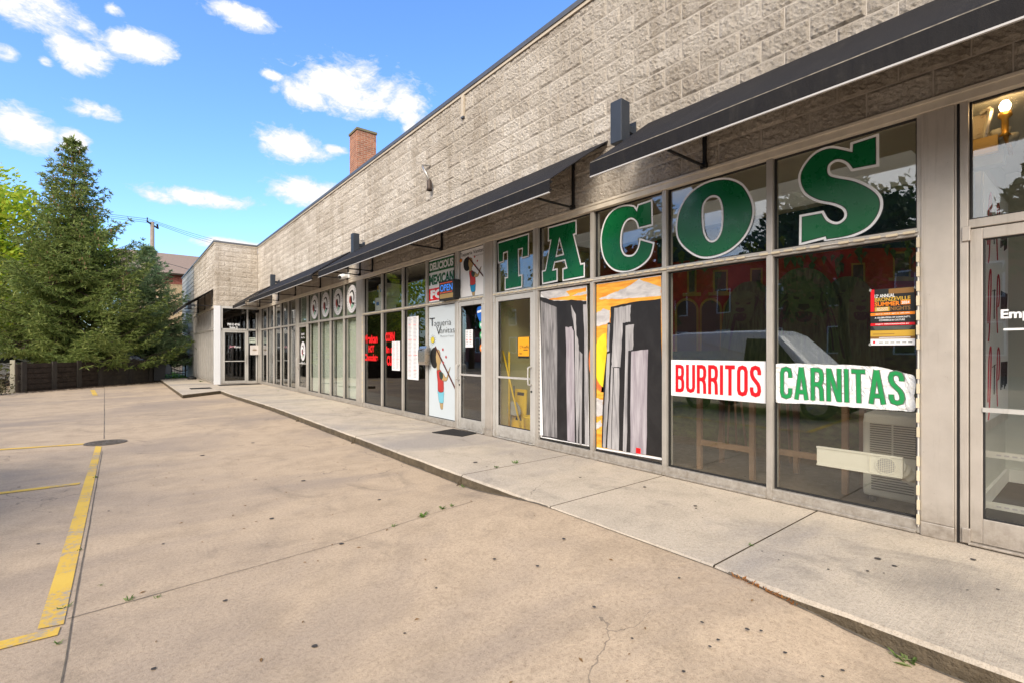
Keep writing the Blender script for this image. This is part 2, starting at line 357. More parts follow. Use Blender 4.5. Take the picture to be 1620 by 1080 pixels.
M['redbrick'] = brick_mat('red_brick', 'X', (.36, .085, .05), (.28, .06, .04), (.38, .25, .19))
M['tanbrick'] = brick_mat('tan_brick', 'X', (.50, .36, .20), (.42, .29, .16), (.48, .40, .30), .4, .13)
M['shingle'] = plain('brown_shingle', (.22, .16, .125), .95, 0, .12, 5)
M['cmu_dirty'] = brick_mat('dirty_block', 'X', (.055, .043, .03), (.04, .032, .024), (.03, .024, .02), .42, .21)
M['timber'] = plain('dark_timber', (.038, .028, .021), .9, 0, .35, 5, .2, .02, 25)
M['vanwhite'] = plain('white_car_paint', (.86, .87, .88), .25, 0, .02, 1, .6)
M['tyre'] = plain('tyre_rubber', (.02, .02, .02), .85); M['darkglass'] = plain('dark_car_glass', (.01, .012, .013), .06, 0, .1, 1, .6)
M['led'] = plain('led_module', (.62, .53, .38), .5); M['led_white'] = plain('led_rail', (.62, .58, .52), .5)
M['grass'] = leaf_mat('grass_blade', (.05, .11, .02), (.10, .2, .03), (.18, .3, .05)); M['strawgrass'] = leaf_mat('dead_grass', (.25, .09, .02), (.36, .14, .03), (.45, .22, .07))
M['spruce'] = leaf_mat('spruce_needles', (.07, .105, .025), (.16, .215, .05), (.33, .36, .11), .35)
M['spruceblue'] = leaf_mat('blue_spruce_needles', (.12, .19, .08), (.24, .33, .15), (.40, .47, .22), .35)
M['cone'] = plain('spruce_cone', (.30, .18, .08), .8)
M['lime'] = leaf_mat('lime_leaves', (.20, .33, .03), (.36, .49, .04), (.66, .60, .07), .5)
M['leaf'] = leaf_mat('street_tree_leaves', (.02, .05, .012), (.045, .10, .022), (.08, .15, .04), .35)
M['bulb'] = emis('lit_bulb', (1, .72, .35), 14)
M['open_blue'] = emis('open_led_blue', (.03, .20, .75), .35); M['open_red'] = emis('open_led_red', (.75, .07, .02), .2); M['open_panel'] = emis('open_led_panel', (.26, .17, .06), .12)
M['red_mural'] = plain('red_mural', (.30, .03, .018), .7, 0, .3, 4); M['gold_mural'] = plain('ochre_mural', (.30, .19, .04), .7, 0, .3, 4)
M['green_mural'] = strip_mat('green_mural', (.02, .045, .012), (.08, .13, .03), (5, 5, 9))
M['verdigris'] = strip_mat('green_bronze', (.035, .06, .02), (.11, .145, .055), (22, 22, 3))

def block_face_mat():
    m, nt, b = node_mat('split_face'); L = nt.links.new; g = N(nt, 'ShaderNodeNewGeometry'); p = g.outputs['Position']
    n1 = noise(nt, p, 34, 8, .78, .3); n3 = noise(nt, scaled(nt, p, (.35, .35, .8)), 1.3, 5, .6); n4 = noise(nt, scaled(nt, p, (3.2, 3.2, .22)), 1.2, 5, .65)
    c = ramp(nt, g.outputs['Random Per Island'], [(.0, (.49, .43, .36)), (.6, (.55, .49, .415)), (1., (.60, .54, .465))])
    c = mixc(nt, 1, c, ramp(nt, n1, [(.32, (.62, .59, .55)), (.48, (.98, .98, .98)), (.66, (1.2, 1.2, 1.2))]), 'MULTIPLY')  # pit shade coloured in by fine noise, mixed with aggregate tone
    c = mixc(nt, 1, c, ramp(nt, n3, [(.3, (.82, .80, .78)), (.62, (1.06, 1.06, 1.07))]), 'MULTIPLY')
    c = mixc(nt, 1, c, ramp(nt, n4, [(.34, (.82, .80, .77)), (.52, (1, 1, 1))]), 'MULTIPLY')
    L(c, b.inputs['Base Color']); b.inputs['Roughness'].default_value = .95; b.inputs['Specular IOR Level'].default_value = .15
    L(bump(nt, n1, .05, .9), b.inputs['Normal']); return m
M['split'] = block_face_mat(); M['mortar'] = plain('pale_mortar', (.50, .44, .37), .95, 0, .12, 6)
def block_relief(mb, conv, u0, u1, z0, z1, fine_to, seed=0.):
    """courses of split-face blocks with a rough broken face; conv(u, z, d) puts a point d metres in front of the mortar"""
    z = z0; row = 0; g = .0045
    while z < z1-.02:
        zt = min(z+.203, z1); u = u0-(.203 if row % 2 else 0)
        while u < u1-.01:
            a, b = max(u, u0)+g, min(u+.406, u1)-g; lo, hi = z+g, zt-g; u += .406
            if b-a < .03: continue
            far = abs(a-fine_to[0]) if a > fine_to[0] else 0
            res = .021 if a < fine_to[1] else (.034 if a < fine_to[2] else .065)
            nx = max(3, int((b-a)/res)); nz = max(3, int((hi-lo)/res)); tu, tz = random.uniform(-.010, .010), random.uniform(-.014, .014); base = random.uniform(.007, .011); vs = []
            for j in range(nz+1):
                for i in range(nx+1):
                    s_, t_ = i/nx, j/nz; U, Z = a+(b-a)*s_, lo+(hi-lo)*t_
                    e = min(min(s_, 1-s_)*(b-a), min(t_, 1-t_)*(hi-lo)); k = min(1, e/.022)
                    d = .002+k*(base+tu*(s_-.5)+tz*(t_-.5)+.008*mnoise.noise(Vector((U*9, Z*11, seed)))+.011*mnoise.noise(Vector((U*24, Z*26, seed+3)))+.008*mnoise.noise(Vector((U*55, Z*55, seed+7))))
                    vs.append(conv(U, Z, max(.0015, d)))
            mb.add(vs, [(j*(nx+1)+i, j*(nx+1)+i+1, (j+1)*(nx+1)+i+1, (j+1)*(nx+1)+i) for j in range(nz) for i in range(nx)], 1)
        z += .203; row += 1

# ================================================================== GROUND
def smooth(a, b, x): t = min(1, max(0, (x-a)/(b-a))); return t*t*(3-2*t)
KX = 2.91
def lot_z(x, y):                                   # the lot swells up to meet the pavement at the dropped kerb
    k = smooth(.45, 1.6, y)*(1-smooth(3.05, 4.45, y))
    return .104*k*smooth(KX-1.7, KX-.1, x)
mb = MB(); xs = list(np.arange(-16, -3, 1.))+list(np.arange(-3, KX+.001, .197)); ys = list(np.arange(-9, 0, 1.))+list(np.arange(0, 6, .2))+list(np.arange(6, 31, 1.))
for y in ys:
    for x in xs: mb.v.append((x, y, lot_z(x, y)))
W = len(xs)
for j in range(len(ys)-1):
    for i in range(W-1): mb.f.append((j*W+i, j*W+i+1, (j+1)*W+i+1, (j+1)*W+i)); mb.m.append(0)
tag(mb.build('parking_lot', M['lot'], smooth=True), kind='structure')
soil = plain('soil', (.09, .075, .05), .95, 0, .4, 1.5)
tag(MB().quad((-900, -900, -.04), (900, -900, -.04), (900, 900, -.04), (-900, 900, -.04)).build('ground', soil), kind='structure')

def wob(y, a=.012, s=3.): return (mnoise.noise(Vector((y*s, 1.7, 0))))*a
# pavement: slab pieces between joints, kerb face with a chipped, uneven edge
mb = MB()
ends = [-6, 1.60, 3.10, 4.50, 7.6, 10.7, 13.8, 16.7, 19.4]
gap = .006
def kx(y): return KX-.19*smooth(12, 19, y)+wob(y, .012, 2.3)+wob(y, .006, 9)
for a, b in zip(ends[:-1], ends[1:]):
    n = max(6, int((b-a)/.12)); Y = [a+gap+(b-a-2*gap)*i/n for i in range(n+1)]
    for i in range(n):
        y0, y1 = Y[i], Y[i+1]; r = .018
        e0, e1 = kx(y0), kx(y1); z0 = WALK-.004+wob(y0, .006, 5); z1 = WALK-.004+wob(y1, .006, 5)
        mb.quad((e0+r, y0, WALK), (4.72, y0, WALK), (4.72, y1, WALK), (e1+r, y1, WALK), 0)
        mb.quad((e0, y0, z0-.014), (e0+r, y0, WALK), (e1+r, y1, WALK), (e1, y1, z1-.014), 0)
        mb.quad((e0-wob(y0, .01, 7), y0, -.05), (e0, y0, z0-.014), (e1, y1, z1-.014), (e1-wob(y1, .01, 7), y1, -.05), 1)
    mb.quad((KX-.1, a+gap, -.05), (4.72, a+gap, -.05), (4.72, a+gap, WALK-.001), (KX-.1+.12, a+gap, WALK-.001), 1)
# pavement of the far wing, stepping out towards the lot
L = [(2.72, 19.4), (1.53, 18.2), (1.53, 29.5), (4.72, 29.5), (4.72, 19.41)]
mb.slab(L, lambda x, y: (x, y, WALK), lambda x, y: (x, y, -.05), 0)
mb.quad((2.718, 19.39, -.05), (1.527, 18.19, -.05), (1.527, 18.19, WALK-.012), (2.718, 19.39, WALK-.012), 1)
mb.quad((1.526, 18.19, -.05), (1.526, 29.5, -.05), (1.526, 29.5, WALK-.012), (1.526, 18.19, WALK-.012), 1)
tag(mb.build('pavement', [M['walk'], M['kerbface']]), kind='structure')
# slab joints in the lot: narrow dirt-filled grooves
mb = MB()
def joint(p, q, w):
    p, q = Vector(p), Vector(q); n = max(8, int((q-p).length/.15)); d = (q-p).normalized(); s = Vector((-d.y, d.x)); prev = None
    for i in range(n+1):
        c = p+(q-p)*i/n+s*(wob(i*.15+p.x*3, .004, 3.)); hw = w*(.3+.45*abs(mnoise.noise(Vector((i*.31, p.y, 3)))))
        pr = [(c+s*hw), (c-s*hw)]; pr = [(v.x, v.y, lot_z(v.x, v.y)+.004) for v in pr]
        if prev: mb.quad(prev[0], prev[1], pr[1], pr[0])
        prev = pr
joint((-.205, -2), (-.195, 9.3), .010); joint((-.20, 10.6), (-.47, 25.6), .012)
joint((-.22, 3.59), (2.6, 3.82), .0055); a, b = gnd(149, 772), gnd(425, 719); joint(a[:2], b[:2], .004); joint((-.2, 6.9), (-8, 6.5), .004)
joint((KX-.012, 1.3), (KX-.012, 3.2), .011); joint((-.2, 13.4), (2.7, 13.7), .004); joint((-.45, 20.0), (-7, 19.4), .004)
pv_ = None
for i in range(170):
    y = -1+i*.125; w_ = .02+.022*abs(mnoise.noise(Vector((y*3, 8, 0))))+.02*max(0, mnoise.noise(Vector((y*.8, 3, 0)))); x1 = KX-.19*smooth(12, 19, y)+.01
    pr = [(x1-w_, y, lot_z(min(x1-w_, KX-.1), y)+.004), (x1, y, lot_z(min(x1, KX-.1), y)+.006)]
    if pv_ and not 1.5 < y < 3.2: mb.quad(pv_[0], pr[0], pr[1], pv_[1])
    pv_ = pr
tag(mb.build('lot_joints', M['joint']), kind='structure')
# painted bay lines
mb = MB()
def stripe(p, q, w):
    p, q = Vector(p), Vector(q); d = (q-p).normalized(); s = Vector((-d.y, d.x))*w/2
    mb.quad(*[(v.x, v.y, .006) for v in (p+s, p-s, q-s, q+s)])
mb.quad((-.335, 3.55, .006), (-.232, 3.53, .006), (-.212, 9.75, .006), (-.285, 9.85, .006))
stripe((-.245, 3.46), (-2.9, 3.62), .095); stripe((-.34, 7.18), (-3.3, 7.28), .10); stripe((-.44, 10.20), (-4.2, 11.0), .11); stripe((-.80, 24.3), (-.62, 21.2), .13)
tag(mb.build('bay_lines', M['yellow']), kind='structure')

# street behind the viewer's left, seen mirrored in the shop windows
asph = plain('asphalt', (.055, .055, .057), .9, 0, .2, 2)
tag(MB().quad((-26, -60, -.02), (-16.01, -60, -.02), (-16.01, 60, -.02), (-26, 60, -.02)).build('street', asph), kind='structure')
lawn = plain('lawn_soil', (.06, .11, .025), .9, 0, .35, 2)
tag(MB().quad((1.65, 29.5, -.015), (3.0, 29.5, -.015), (3.0, 46, -.015), (1.65, 46, -.015)).build('lawn', lawn), kind='structure')

# ================================================================== BUILDING
shop = empty('shop_building', (FX, 9.5, 0), 'long low tan split-face block building with a row of glazed shop fronts', 'building')
wing = shop
T0, T1, HD0, HD1, SB = 2.31, 2.37, 3.20, 3.29, .11
TOP = 5.86
# masonry above the shop fronts, one mesh per face direction
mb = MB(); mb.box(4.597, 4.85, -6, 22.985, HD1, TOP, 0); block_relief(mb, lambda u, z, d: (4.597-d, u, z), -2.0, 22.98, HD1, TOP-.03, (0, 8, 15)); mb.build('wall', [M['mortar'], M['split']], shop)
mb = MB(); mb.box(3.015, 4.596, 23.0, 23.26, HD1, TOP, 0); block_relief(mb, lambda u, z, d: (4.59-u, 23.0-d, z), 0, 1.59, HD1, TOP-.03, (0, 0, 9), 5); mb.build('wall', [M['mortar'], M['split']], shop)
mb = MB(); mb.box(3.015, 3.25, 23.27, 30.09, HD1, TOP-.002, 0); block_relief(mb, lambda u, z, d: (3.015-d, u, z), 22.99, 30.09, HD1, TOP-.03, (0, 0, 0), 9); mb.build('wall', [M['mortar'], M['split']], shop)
# pale ribbed siding on the far end of the wing
mb = MB(); z = WALK
while z < TOP-.05:
    mb.add([(3.03, 30.1, z), (3.03, 36, z), (3.03, 36, z+.005), (2.995, 30.1, z+.012), (2.995, 36, z+.012), (3.005, 30.1, min(TOP, z+.23)), (3.005, 36, min(TOP, z+.23))],
           [(0, 1, 4, 3), (3, 4, 6, 5)]); z += .235
mb.box(3.04, 3.25, 30.1, 36, 0, TOP)
mb.build('siding', M['siding'], shop)
# roof, back walls
mb = MB(); mb.box(4.86, 5.69, -6, 36, 5.55, 5.65); mb.box(7.01, 15, -6, 36, 5.55, 5.65); mb.box(5.69, 7.01, 6.01, 36, 5.55, 5.65); mb.box(5.69, 7.01, -6, -2.41, 5.55, 5.65); mb.box(5.69, 7.01, .31, 1.19, 5.55, 5.65); mb.box(6.81, 7.01, 1.19, 6.01, 5.55, 5.65); mb.box(3.26, 4.85, 23.27, 36, 5.55, 5.65); mb.box(14.8, 15, -6, 36, 0, 5.54); mb.box(3.26, 14.8, 35.8, 36, 0, 5.54); mb.box(4.86, 14.8, -6, -5.8, 0, 5.54)
mb.build('roof', plain('roof_felt', (.10, .10, .10), .9), shop)
mb = MB(); mb.box(4.55, 4.87, -6, 22.96, TOP+.001, TOP+.07); mb.box(2.965, 4.55, 22.96, 23.28, TOP+.002, TOP+.071); mb.box(2.966, 3.28, 23.28, 36.03, TOP, TOP+.069)
mb.build('coping', M['coping'], shop)
mb = MB(); mb.box(4.565, 4.583, -6, 22.97, TOP-.045, TOP-.001); mb.box(2.98, 4.565, 22.975, 22.998, TOP-.045, TOP-.002); mb.box(2.981, 2.999, 23.0, 30.1, TOP-.045, TOP-.003)
mb.build('coping_trim', M['tan'], shop)
# a short wooden downspout stub under the coping
p = at(735, 145); q = at(735, 186)
MB().box(4.55, 4.584, p[1]-.035, p[1]+.035, q[2], TOP-.05).build('downspout', M['tan'], shop)
MB().box(4.545, 4.55+.03, p[1]-.04, p[1]+.04, q[2]-.03, q[2]-.001).build('downspout', M['coping'], shop)

def pane(name, y0, y1, z0, z1, mat, parent, X=4.655):
    MB().box(X, X+.008, y0, y1, z0, z1).build(name, mat, parent)
def gasket(mb, y0, y1, z0, z1, X=4.64, w=.014, mi=1):
    mb.box(X, X+.03, y0, y0+w, z0, z1, mi); mb.box(X, X+.03, y1-w, y1, z0, z1, mi); mb.box(X+.001, X+.029, y0+w, y1-w, z0, z0+w, mi); mb.box(X+.001, X+.029, y0+w, y1-w, z1-w, z1, mi)
def bay(y0, y1, mat='alu', lo='glass', up='glass', jamb=True, lowname='pane', mw=.055):
    """one window bay: frame mesh with two panes as children"""
    mb = MB(); h = mw/2
    mb.box(FX, 4.73, y1-h, y1+h, SB+.005, HD0)                      # mullion on the far side
    if jamb: mb.box(FX, 4.73, y0-h, y0+h, SB+.005, HD0)
    a, b = y0+h, y1-h
    mb.box(FX+.003, 4.72, a, b, T0, T1); mb.box(FX+.002, 4.72, a, b, SB+.006, SB+.105)
    mb.box(FX-.012, FX+.0, a+.004, b-.004, SB+.006, SB+.03)
    gasket(mb, a, b, SB+.105, T0); gasket(mb, a, b, T1, HD0)
    f = mb.build('window', [M[mat], M['gasket']], shop, bevel=.004)
    pane('pane', a+.014, b-.014, SB+.119, T0-.014, M[lo], f); pane('pane', a+.014, b-.014, T1+.014, HD0-.014, M[up], f)
    return f
def door(y0, y1, hinge_low=True, mat='alu_pale', glass='glass', up='glass', handle=True, bar=True, base=SB+.01):
    """aluminium shop door with narrow stiles and a transom light over it"""
    mb = MB(); j = .045; s = .065
    mb.box(FX, 4.73, y0, y0+j, base, HD0); mb.box(FX, 4.73, y1-j, y1, base, HD0); mb.box(FX+.002, 4.72, y0+j, y1-j, T0, T1)
    a, b = y0+j+.006, y1-j-.006; zt = T0-.008
    mb.box(FX+.01, FX+.055, a, a+s, base+.02, zt); mb.box(FX+.01, FX+.055, b-s, b, base+.02, zt)
    mb.box(FX+.011, FX+.054, a+s, b-s, zt-.075, zt); mb.box(FX+.011, FX+.054, a+s, b-s, base+.02, base+.19)
    mb.box(FX-.02, 4.70, y0+j, y1-j, base, base+.016)
    gasket(mb, a+s, b-s, base+.19, zt-.075, FX+.02, .01); gasket(mb, y0+j, y1-j, T1, HD0)
    hy = y0+j-.01 if hinge_low else y1-j+.01
    for z in (base+.06, zt-.03): mb.box(FX-.016, FX+.009, hy-.022, hy+.022, z-.05, z+.05)
    d = mb.build('door', [M[mat], M['gasket']], shop, bevel=.004)
    pane('pane', a+s+.01, b-s-.01, base+.2, zt-.085, M[glass], d, FX+.028); pane('pane', y0+j+.014, y1-j-.014, T1+.014, HD0-.014, M[up], d)
    if bar: MB().box(FX+.0, FX+.022, a+s, b-s, 1.045, 1.075).build('push_bar', M['alu_pale'], d)
    if handle:
        k = (b-s/2) if hinge_low else (a+s/2)
        pts = catmull([(FX+.01, k, .98), (FX-.05, k, .98), (FX-.06, k, 1.02), (FX-.06, k, 1.19), (FX-.05, k, 1.23), (FX+.01, k, 1.23)], 3, False)
        MB().tube(pts, .011, 8).build('handle', M['alu_pale'], d, smooth=True)
        MB().cyl((FX+.012, k, .88), (FX+.002, k, .88), .016).build('lock', M['gasket'], d)
    return d
# head trim running along the whole front
mb = MB(); mb.box(FX-.02, 4.73, -6, 22.99, HD0, HD1-.001); mb.box(FX-.03, FX-.02, -6, 22.99, HD1-.03, HD1-.002); mb.build('head_trim', M['head'], shop, bevel=.004)
def pillar(y0, y1, mat='alu_warm', X=FX-.008):
    mb = MB(); mb.box(X, 4.75, y0, y1, SB+.105, HD0-.001); mb.box(X-.006, 4.75, y0-.001, y1+.001, SB+.001, SB+.104)
    return mb.build('pillar', M[mat], shop, bevel=.006)
D0 = door(-.42, .70, False, 'alu_warm', handle=False)
MB().box(FX+.012, 4.73, .704, .716, SB, HD0).build('weather_strip', M['gasket'], shop)
MB().box(FX+.004, 4.73, .717, .727, SB, HD0).build('weather_strip', M['alu_warm'], shop)
pillar(.729, .914)
BS = bay(.9105, 1.99); BO = bay(1.99, 3.09, jamb=False); BC = bay(3.09, 4.13, jamb=False); BA = bay(4.13, 5.17, jamb=False)
D1 = door(5.20, 6.20, False)
D1.children  # T door: handle on the near side
pillar(6.21, 6.41)
D2 = door(6.42, 7.27, True)
B5 = bay(7.30, 8.36); B6 = bay(8.36, 9.38, jamb=False, lo='glass_dark'); B7 = bay(9.38, 10.42, jamb=False, lo='glass_dark'); B8 = bay(10.42, 11.50, jamb=False, lo='glass_dark')
pillar(11.535, 11.87, 'alu')
B9 = bay(11.90, 12.82); B10 = bay(12.82, 13.88, jamb=False); B11 = bay(13.88, 14.90, jamb=False); B12 = bay(14.90, 16.0, jamb=False)
D3 = door(16.03, 17.04, True, 'alu', glass='glass')
pillar(17.045, 17.25, 'alu')
c = [17.28, 18.25, 19.27, 20.33, 21.42, 22.52]
for i in range(5): bay(c[i], c[i+1], jamb=(i == 0), mw=.075)
pillar(22.56, 22.98, 'alu')
bay(-1.6, -.46); bay(-2.7, -1.6, jamb=False); bay(-3.8, -2.7, jamb=False)
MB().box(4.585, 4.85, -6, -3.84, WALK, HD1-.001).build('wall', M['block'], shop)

# end wall entrance of the far wing (faces the viewer): door, side light, transoms
EY = 23.0
mb = MB()
mb.box(2.99, 3.22, EY-.02, EY+.14, WALK, HD1-.001)
mb.build('pillar', plain('white_painted_post', (.66, .66, .67), .5, 0, .03), shop, bevel=.006)
def endx(x): u = x-810; return EY*(u*CA+FPX*SA)/(FPX*CA-u*SA)
xa, xb, xc, xd = 3.24, 4.18, 4.58, 4.585
mb = MB(); mb.box(xa, 4.58, EY-.005, EY+.1, HD0+.0, HD1-.002); mb.box(xa, 4.58, EY, EY+.1, T0, T1+.01)
for x in (xa, xb): mb.box(x, x+.055, EY, EY+.1, WALK, HD0)
mb.box(4.53, 4.58, EY, EY+.1, WALK, HD0); mb.box(xb+.055, 4.53, EY+.002, EY+.1, WALK, WALK+.1)
w = mb.build('window', M['alu_pale'], shop, bevel=.004)
MB().box(xa+.06, xb-.005, EY+.05, EY+.056, T1+.015, HD0).build('pane', M['glass_dark'], w); MB().box(xb+.06, 4.525, EY+.05, EY+.056, T1+.015, HD0).build('pane', M['glass_dark'], w)
MB().box(xb+.06, 4.525, EY+.05, EY+.056, WALK+.105, T0-.005).build('pane', M['glass_dark'], w)
mb = MB(); a, b = xa+.06, xb-.005
mb.box(a, a+.07, EY+.012, EY+.06, WALK+.02, T0-.01); mb.box(b-.07, b, EY+.012, EY+.06, WALK+.02, T0-.01); mb.box(a+.07, b-.07, EY+.013, EY+.06, T0-.09, T0-.01); mb.box(a+.07, b-.07, EY+.013, EY+.06, WALK+.02, WALK+.13)
d = mb.build('door', M['alu_pale'], shop, bevel=.004)
MB().box(a+.07, b-.07, EY+.03, EY+.037, WALK+.131, T0-.091).build('pane', M['glass_dark'], d)
MB().box(a+.07, b-.07, EY+.004, EY+.026, 1.03, 1.065).build('push_bar', M['alu_pale'], d)
MB().tube(catmull([(b-.035, EY+.012, .98), (b-.035, EY-.06, .99), (b-.035, EY-.06, 1.28), (b-.035, EY+.012, 1.29)], 4, False), .014).build('handle', M['steel'], d, smooth=True)
# wing shop front (faces the lot, deep fins)
y = 23.22; k = 0
while y < 29.6:
    mb = MB(); mb.box(3.0, 3.13, y+.62, y+.69, WALK, HD0); mb.box(3.004, 3.12, y, y+.62, T0, T1); mb.box(3.003, 3.12, y, y+.62, WALK, WALK+.08)
    f = mb.build('window', M['alu'], shop)
    MB().box(3.07, 3.076, y, y+.62, WALK+.081, T0-.001).build('pane', M['glass_dark'], f); MB().box(3.07, 3.076, y, y+.62, T1+.001, HD0).build('pane', M['glass_dark'], f)
    y += .69
MB().box(2.985, 3.13, 23.16, y, HD0+.001, HD1-.003).build('head_trim', M['head'], shop)
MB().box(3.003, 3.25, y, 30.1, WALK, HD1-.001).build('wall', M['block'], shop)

# interior shells
for nm, bxs in (('wall_grey', [(4.74, 7.2, .74, .80), (7.2, 7.3, -5.8, .80)]), ('wall_olive', [(4.76, 9.5, 6.28, 6.34), (4.76, 9.55, .86, .92)]),
                ('wall_dark', [(4.76, 9.5, 11.68, 11.74), (9.0, 9.1, 6.35, 11.67), (4.76, 9.5, 17.13, 17.19), (9.01, 9.11, 11.75, 17.12), (9.02, 9.12, 17.2, 29.5), (3.3, 9, 29.5, 29.6)])):
    for b_ in bxs: MB().box(*b_, WALK, 3.3).build('interior_wall', M[nm], shop)
mb = MB(); mb.box(4.755, 9.6, 6.0, 29.5, 3.31, 3.36); mb.box(3.27, 4.755, 23.3, 29.5, 3.31, 3.36)
mb.box(4.755, 5.7, .811, 6.0, 3.31, 3.36); mb.box(6.8, 9.6, .811, 6.0, 3.31, 3.36); mb.box(5.7, 6.8, .811, 1.2, 3.31, 3.36)
mb.box(4.755, 5.7, -5.8, .81, 3.31, 3.36); mb.box(7.0, 9.6, -5.8, .81, 3.31, 3.36); mb.box(5.7, 7.0, -5.8, -2.4, 3.31, 3.36); mb.box(5.7, 7.0, .3, .81, 3.31, 3.36)
for x0, x1, y0, y1 in ((5.7, 6.8, 1.2, 6.0), (5.7, 7.0, -2.4, .3)):
    mb.box(x0-.05, x0, y0, y1, 3.361, 5.66); mb.box(x1, x1+.05, y0, y1, 3.361, 5.66); mb.box(x0, x1, y0-.05, y0, 3.361, 5.66); mb.box(x0, x1, y1, y1+.05, 3.361, 5.66)
mb.build('ceiling', M['ceil'], shop)
m, nt, b = node_mat('added_skylight_pane'); nt.nodes.remove(b); t_ = N(nt, 'ShaderNodeBsdfTranslucent'); t_.inputs[0].default_value = (.9, .9, .88, 1); nt.links.new(t_.outputs[0], nt.nodes['Material Output'].inputs[0])
for x0, x1, y0, y1 in ((5.7, 6.8, 1.2, 6.0), (5.7, 7.0, -2.4, .3)): MB().quad((x0, y0, 5.68), (x1, y0, 5.68), (x1, y1, 5.68), (x0, y1, 5.68)).build('added_skylight', m, shop)  # added roof openings with diffusing panes, put in to brighten the two rooms
mb = MB(); mb.box(4.735, 9.6, .86, 29.5, 0, WALK-.004, 0); mb.box(3.27, 4.735, 23.15, 29.5, 0, WALK-.005, 0); mb.box(4.735, 9.6, -5.8, .85, 0, WALK-.003, 1); mb.build('floor', [M['floor_in'], M['floor_mat']], shop)
# white baseboards of the right-hand room
mb = MB(); mb.box(4.76, 7.19, .715, .739, WALK, .24); mb.box(7.175, 7.199, -5.8, .714, WALK, .24); mb.build('baseboard', plain('white_baseboard', (.66, .65, .62), .5), shop)
# painted partition at the back of the taqueria room: red arcade, dark sky, foliage and green lion heads (all flat paint)
MX = 7.0
mb = MB(); mb.box(MX, MX+.08, .93, 6.27, WALK, 3.3, 0)
lay_ = [0]
def mural(P, mi, sm=0):
    lay_[0] += 1; q = [fpix(x, y, MX) for x, y in P]
    if sm: q = catmull(q, sm)
    mb.poly([q], FP(MX-.002-.0004*lay_[0]), mi)
def M5(P): return [(1040+x/3.177, 180+y/3.177) for x, y in P]
rl = random.Random(12)
mural([(1040, 250), (1460, 180), (1460, 392), (1250, 395), (1040, 418)], 4)
for (x, y, w, h) in ((1090, 430, 9, 34), (1131, 431, 18, 32), (1350, 420, 16, 34), (1416, 402, 22, 38), (1190, 428, 14, 30)):
    mural([(x-3, y-3), (x+w+3, y-4), (x+w+3, y+h), (x-3, y+h)], 1); mural([(x, y), (x+w, y-1), (x+w, y+h-2), (x, y+h-2)], 2); mural([(x-10, y+h), (x+w+10, y+h-1), (x+w+10, y+h+5), (x-10, y+h+5)], 1)
def parch(x0, x1, yt, yb):
    r = (x1-x0)/2; c = (x0+x1)/2
    for k, mi in ((1.0, 1), (.80, 2)): mural([(c-r*k, yb)]+[(c-r*k*math.cos(t*math.pi/10), yt+r-r*k*math.sin(t*math.pi/10)) for t in range(11)]+[(c+r*k, yb)], mi)
for x0, x1 in ((1068, 1106), (1107, 1143), (1144, 1180), (1340, 1374), (1375, 1412), (1413, 1450)): parch(x0, x1, 472, 560)
mural([(1040, 556), (1455, 548), (1455, 760), (1040, 740)], 3)
for k in range(70):
    x = rl.uniform(1045, 1455); y = 395+14*math.sin(x*.03)+rl.uniform(-16, 16); l = rl.uniform(6, 16)
    mural([(x, y), (x+l*.5, y+l*.3), (x+rl.uniform(-6, 6), y+l*1.5), (x-l*.4, y+l*.4)], rl.choice((3, 3, 5)))
def lion(cx, cy, s, turn):
    body = [(cx-58*s, cy+150*s), (cx-66*s, cy+60*s), (cx-52*s, cy-10*s), (cx-28*s, cy-42*s), (cx, cy-50*s), (cx+28*s, cy-42*s), (cx+52*s, cy-8*s), (cx+64*s, cy+60*s), (cx+60*s, cy+150*s)]
    mural(body, 5, 4)
    for k in range(30):                              # wavy locks of the mane
        a = math.pi*(1.08*k/29-.04); r0, r1 = 27*s, (60+10*math.sin(k*2.3))*s; pts = []
        for t in range(8):
            q = t/7; r = r0+(r1-r0)*q; aa = a+.16*math.sin(q*7+k); pts.append((cx+r*math.cos(aa)*.95, cy+2*s-r*math.sin(aa)*.80+60*s*q*q*abs(math.cos(a))+40*s*q*q))
        w = 1.5*s; mural(pts+[(x+w*2, y+w) for x, y in reversed(pts)], 2 if k % 2 else 6)
    fx = cx+turn*16*s
    mural([(fx-25*s, cy-18*s), (fx-14*s, cy-28*s), (fx+14*s, cy-28*s), (fx+25*s, cy-18*s), (fx+24*s, cy+12*s), (fx+15*s, cy+36*s), (fx, cy+44*s), (fx-15*s, cy+36*s), (fx-24*s, cy+12*s)], 6, 3)
    for d in (-1, 1):
        mural([(fx+d*6*s, cy-11*s), (fx+d*20*s, cy-13*s), (fx+d*21*s, cy-10*s), (fx+d*6*s, cy-7*s)], 5); mural([(fx+d*7*s, cy-2*s), (fx+d*17*s, cy-5*s), (fx+d*16*s, cy+0*s), (fx+d*9*s, cy+1*s)], 2)
    fx += turn*6*s
    mural([(fx-8*s, cy+8*s), (fx+8*s, cy+8*s), (fx+10*s, cy+14*s), (fx, cy+19*s), (fx-10*s, cy+14*s)], 2); mural([(fx-14*s, cy+22*s), (fx, cy+20*s), (fx+14*s, cy+22*s), (fx+11*s, cy+34*s), (fx, cy+37*s), (fx-11*s, cy+34*s)], 2, 2); mural([(fx-10*s, cy+23*s), (fx-7*s, cy+23*s), (fx-8*s, cy+29*s)], 6); mural([(fx+7*s, cy+23*s), (fx+10*s, cy+23*s), (fx+8*s, cy+29*s)], 6)
lion(1345, 478, .80, 1.1); lion(1192, 482, .72, -1.1); lion(1276, 474, .98, 0)
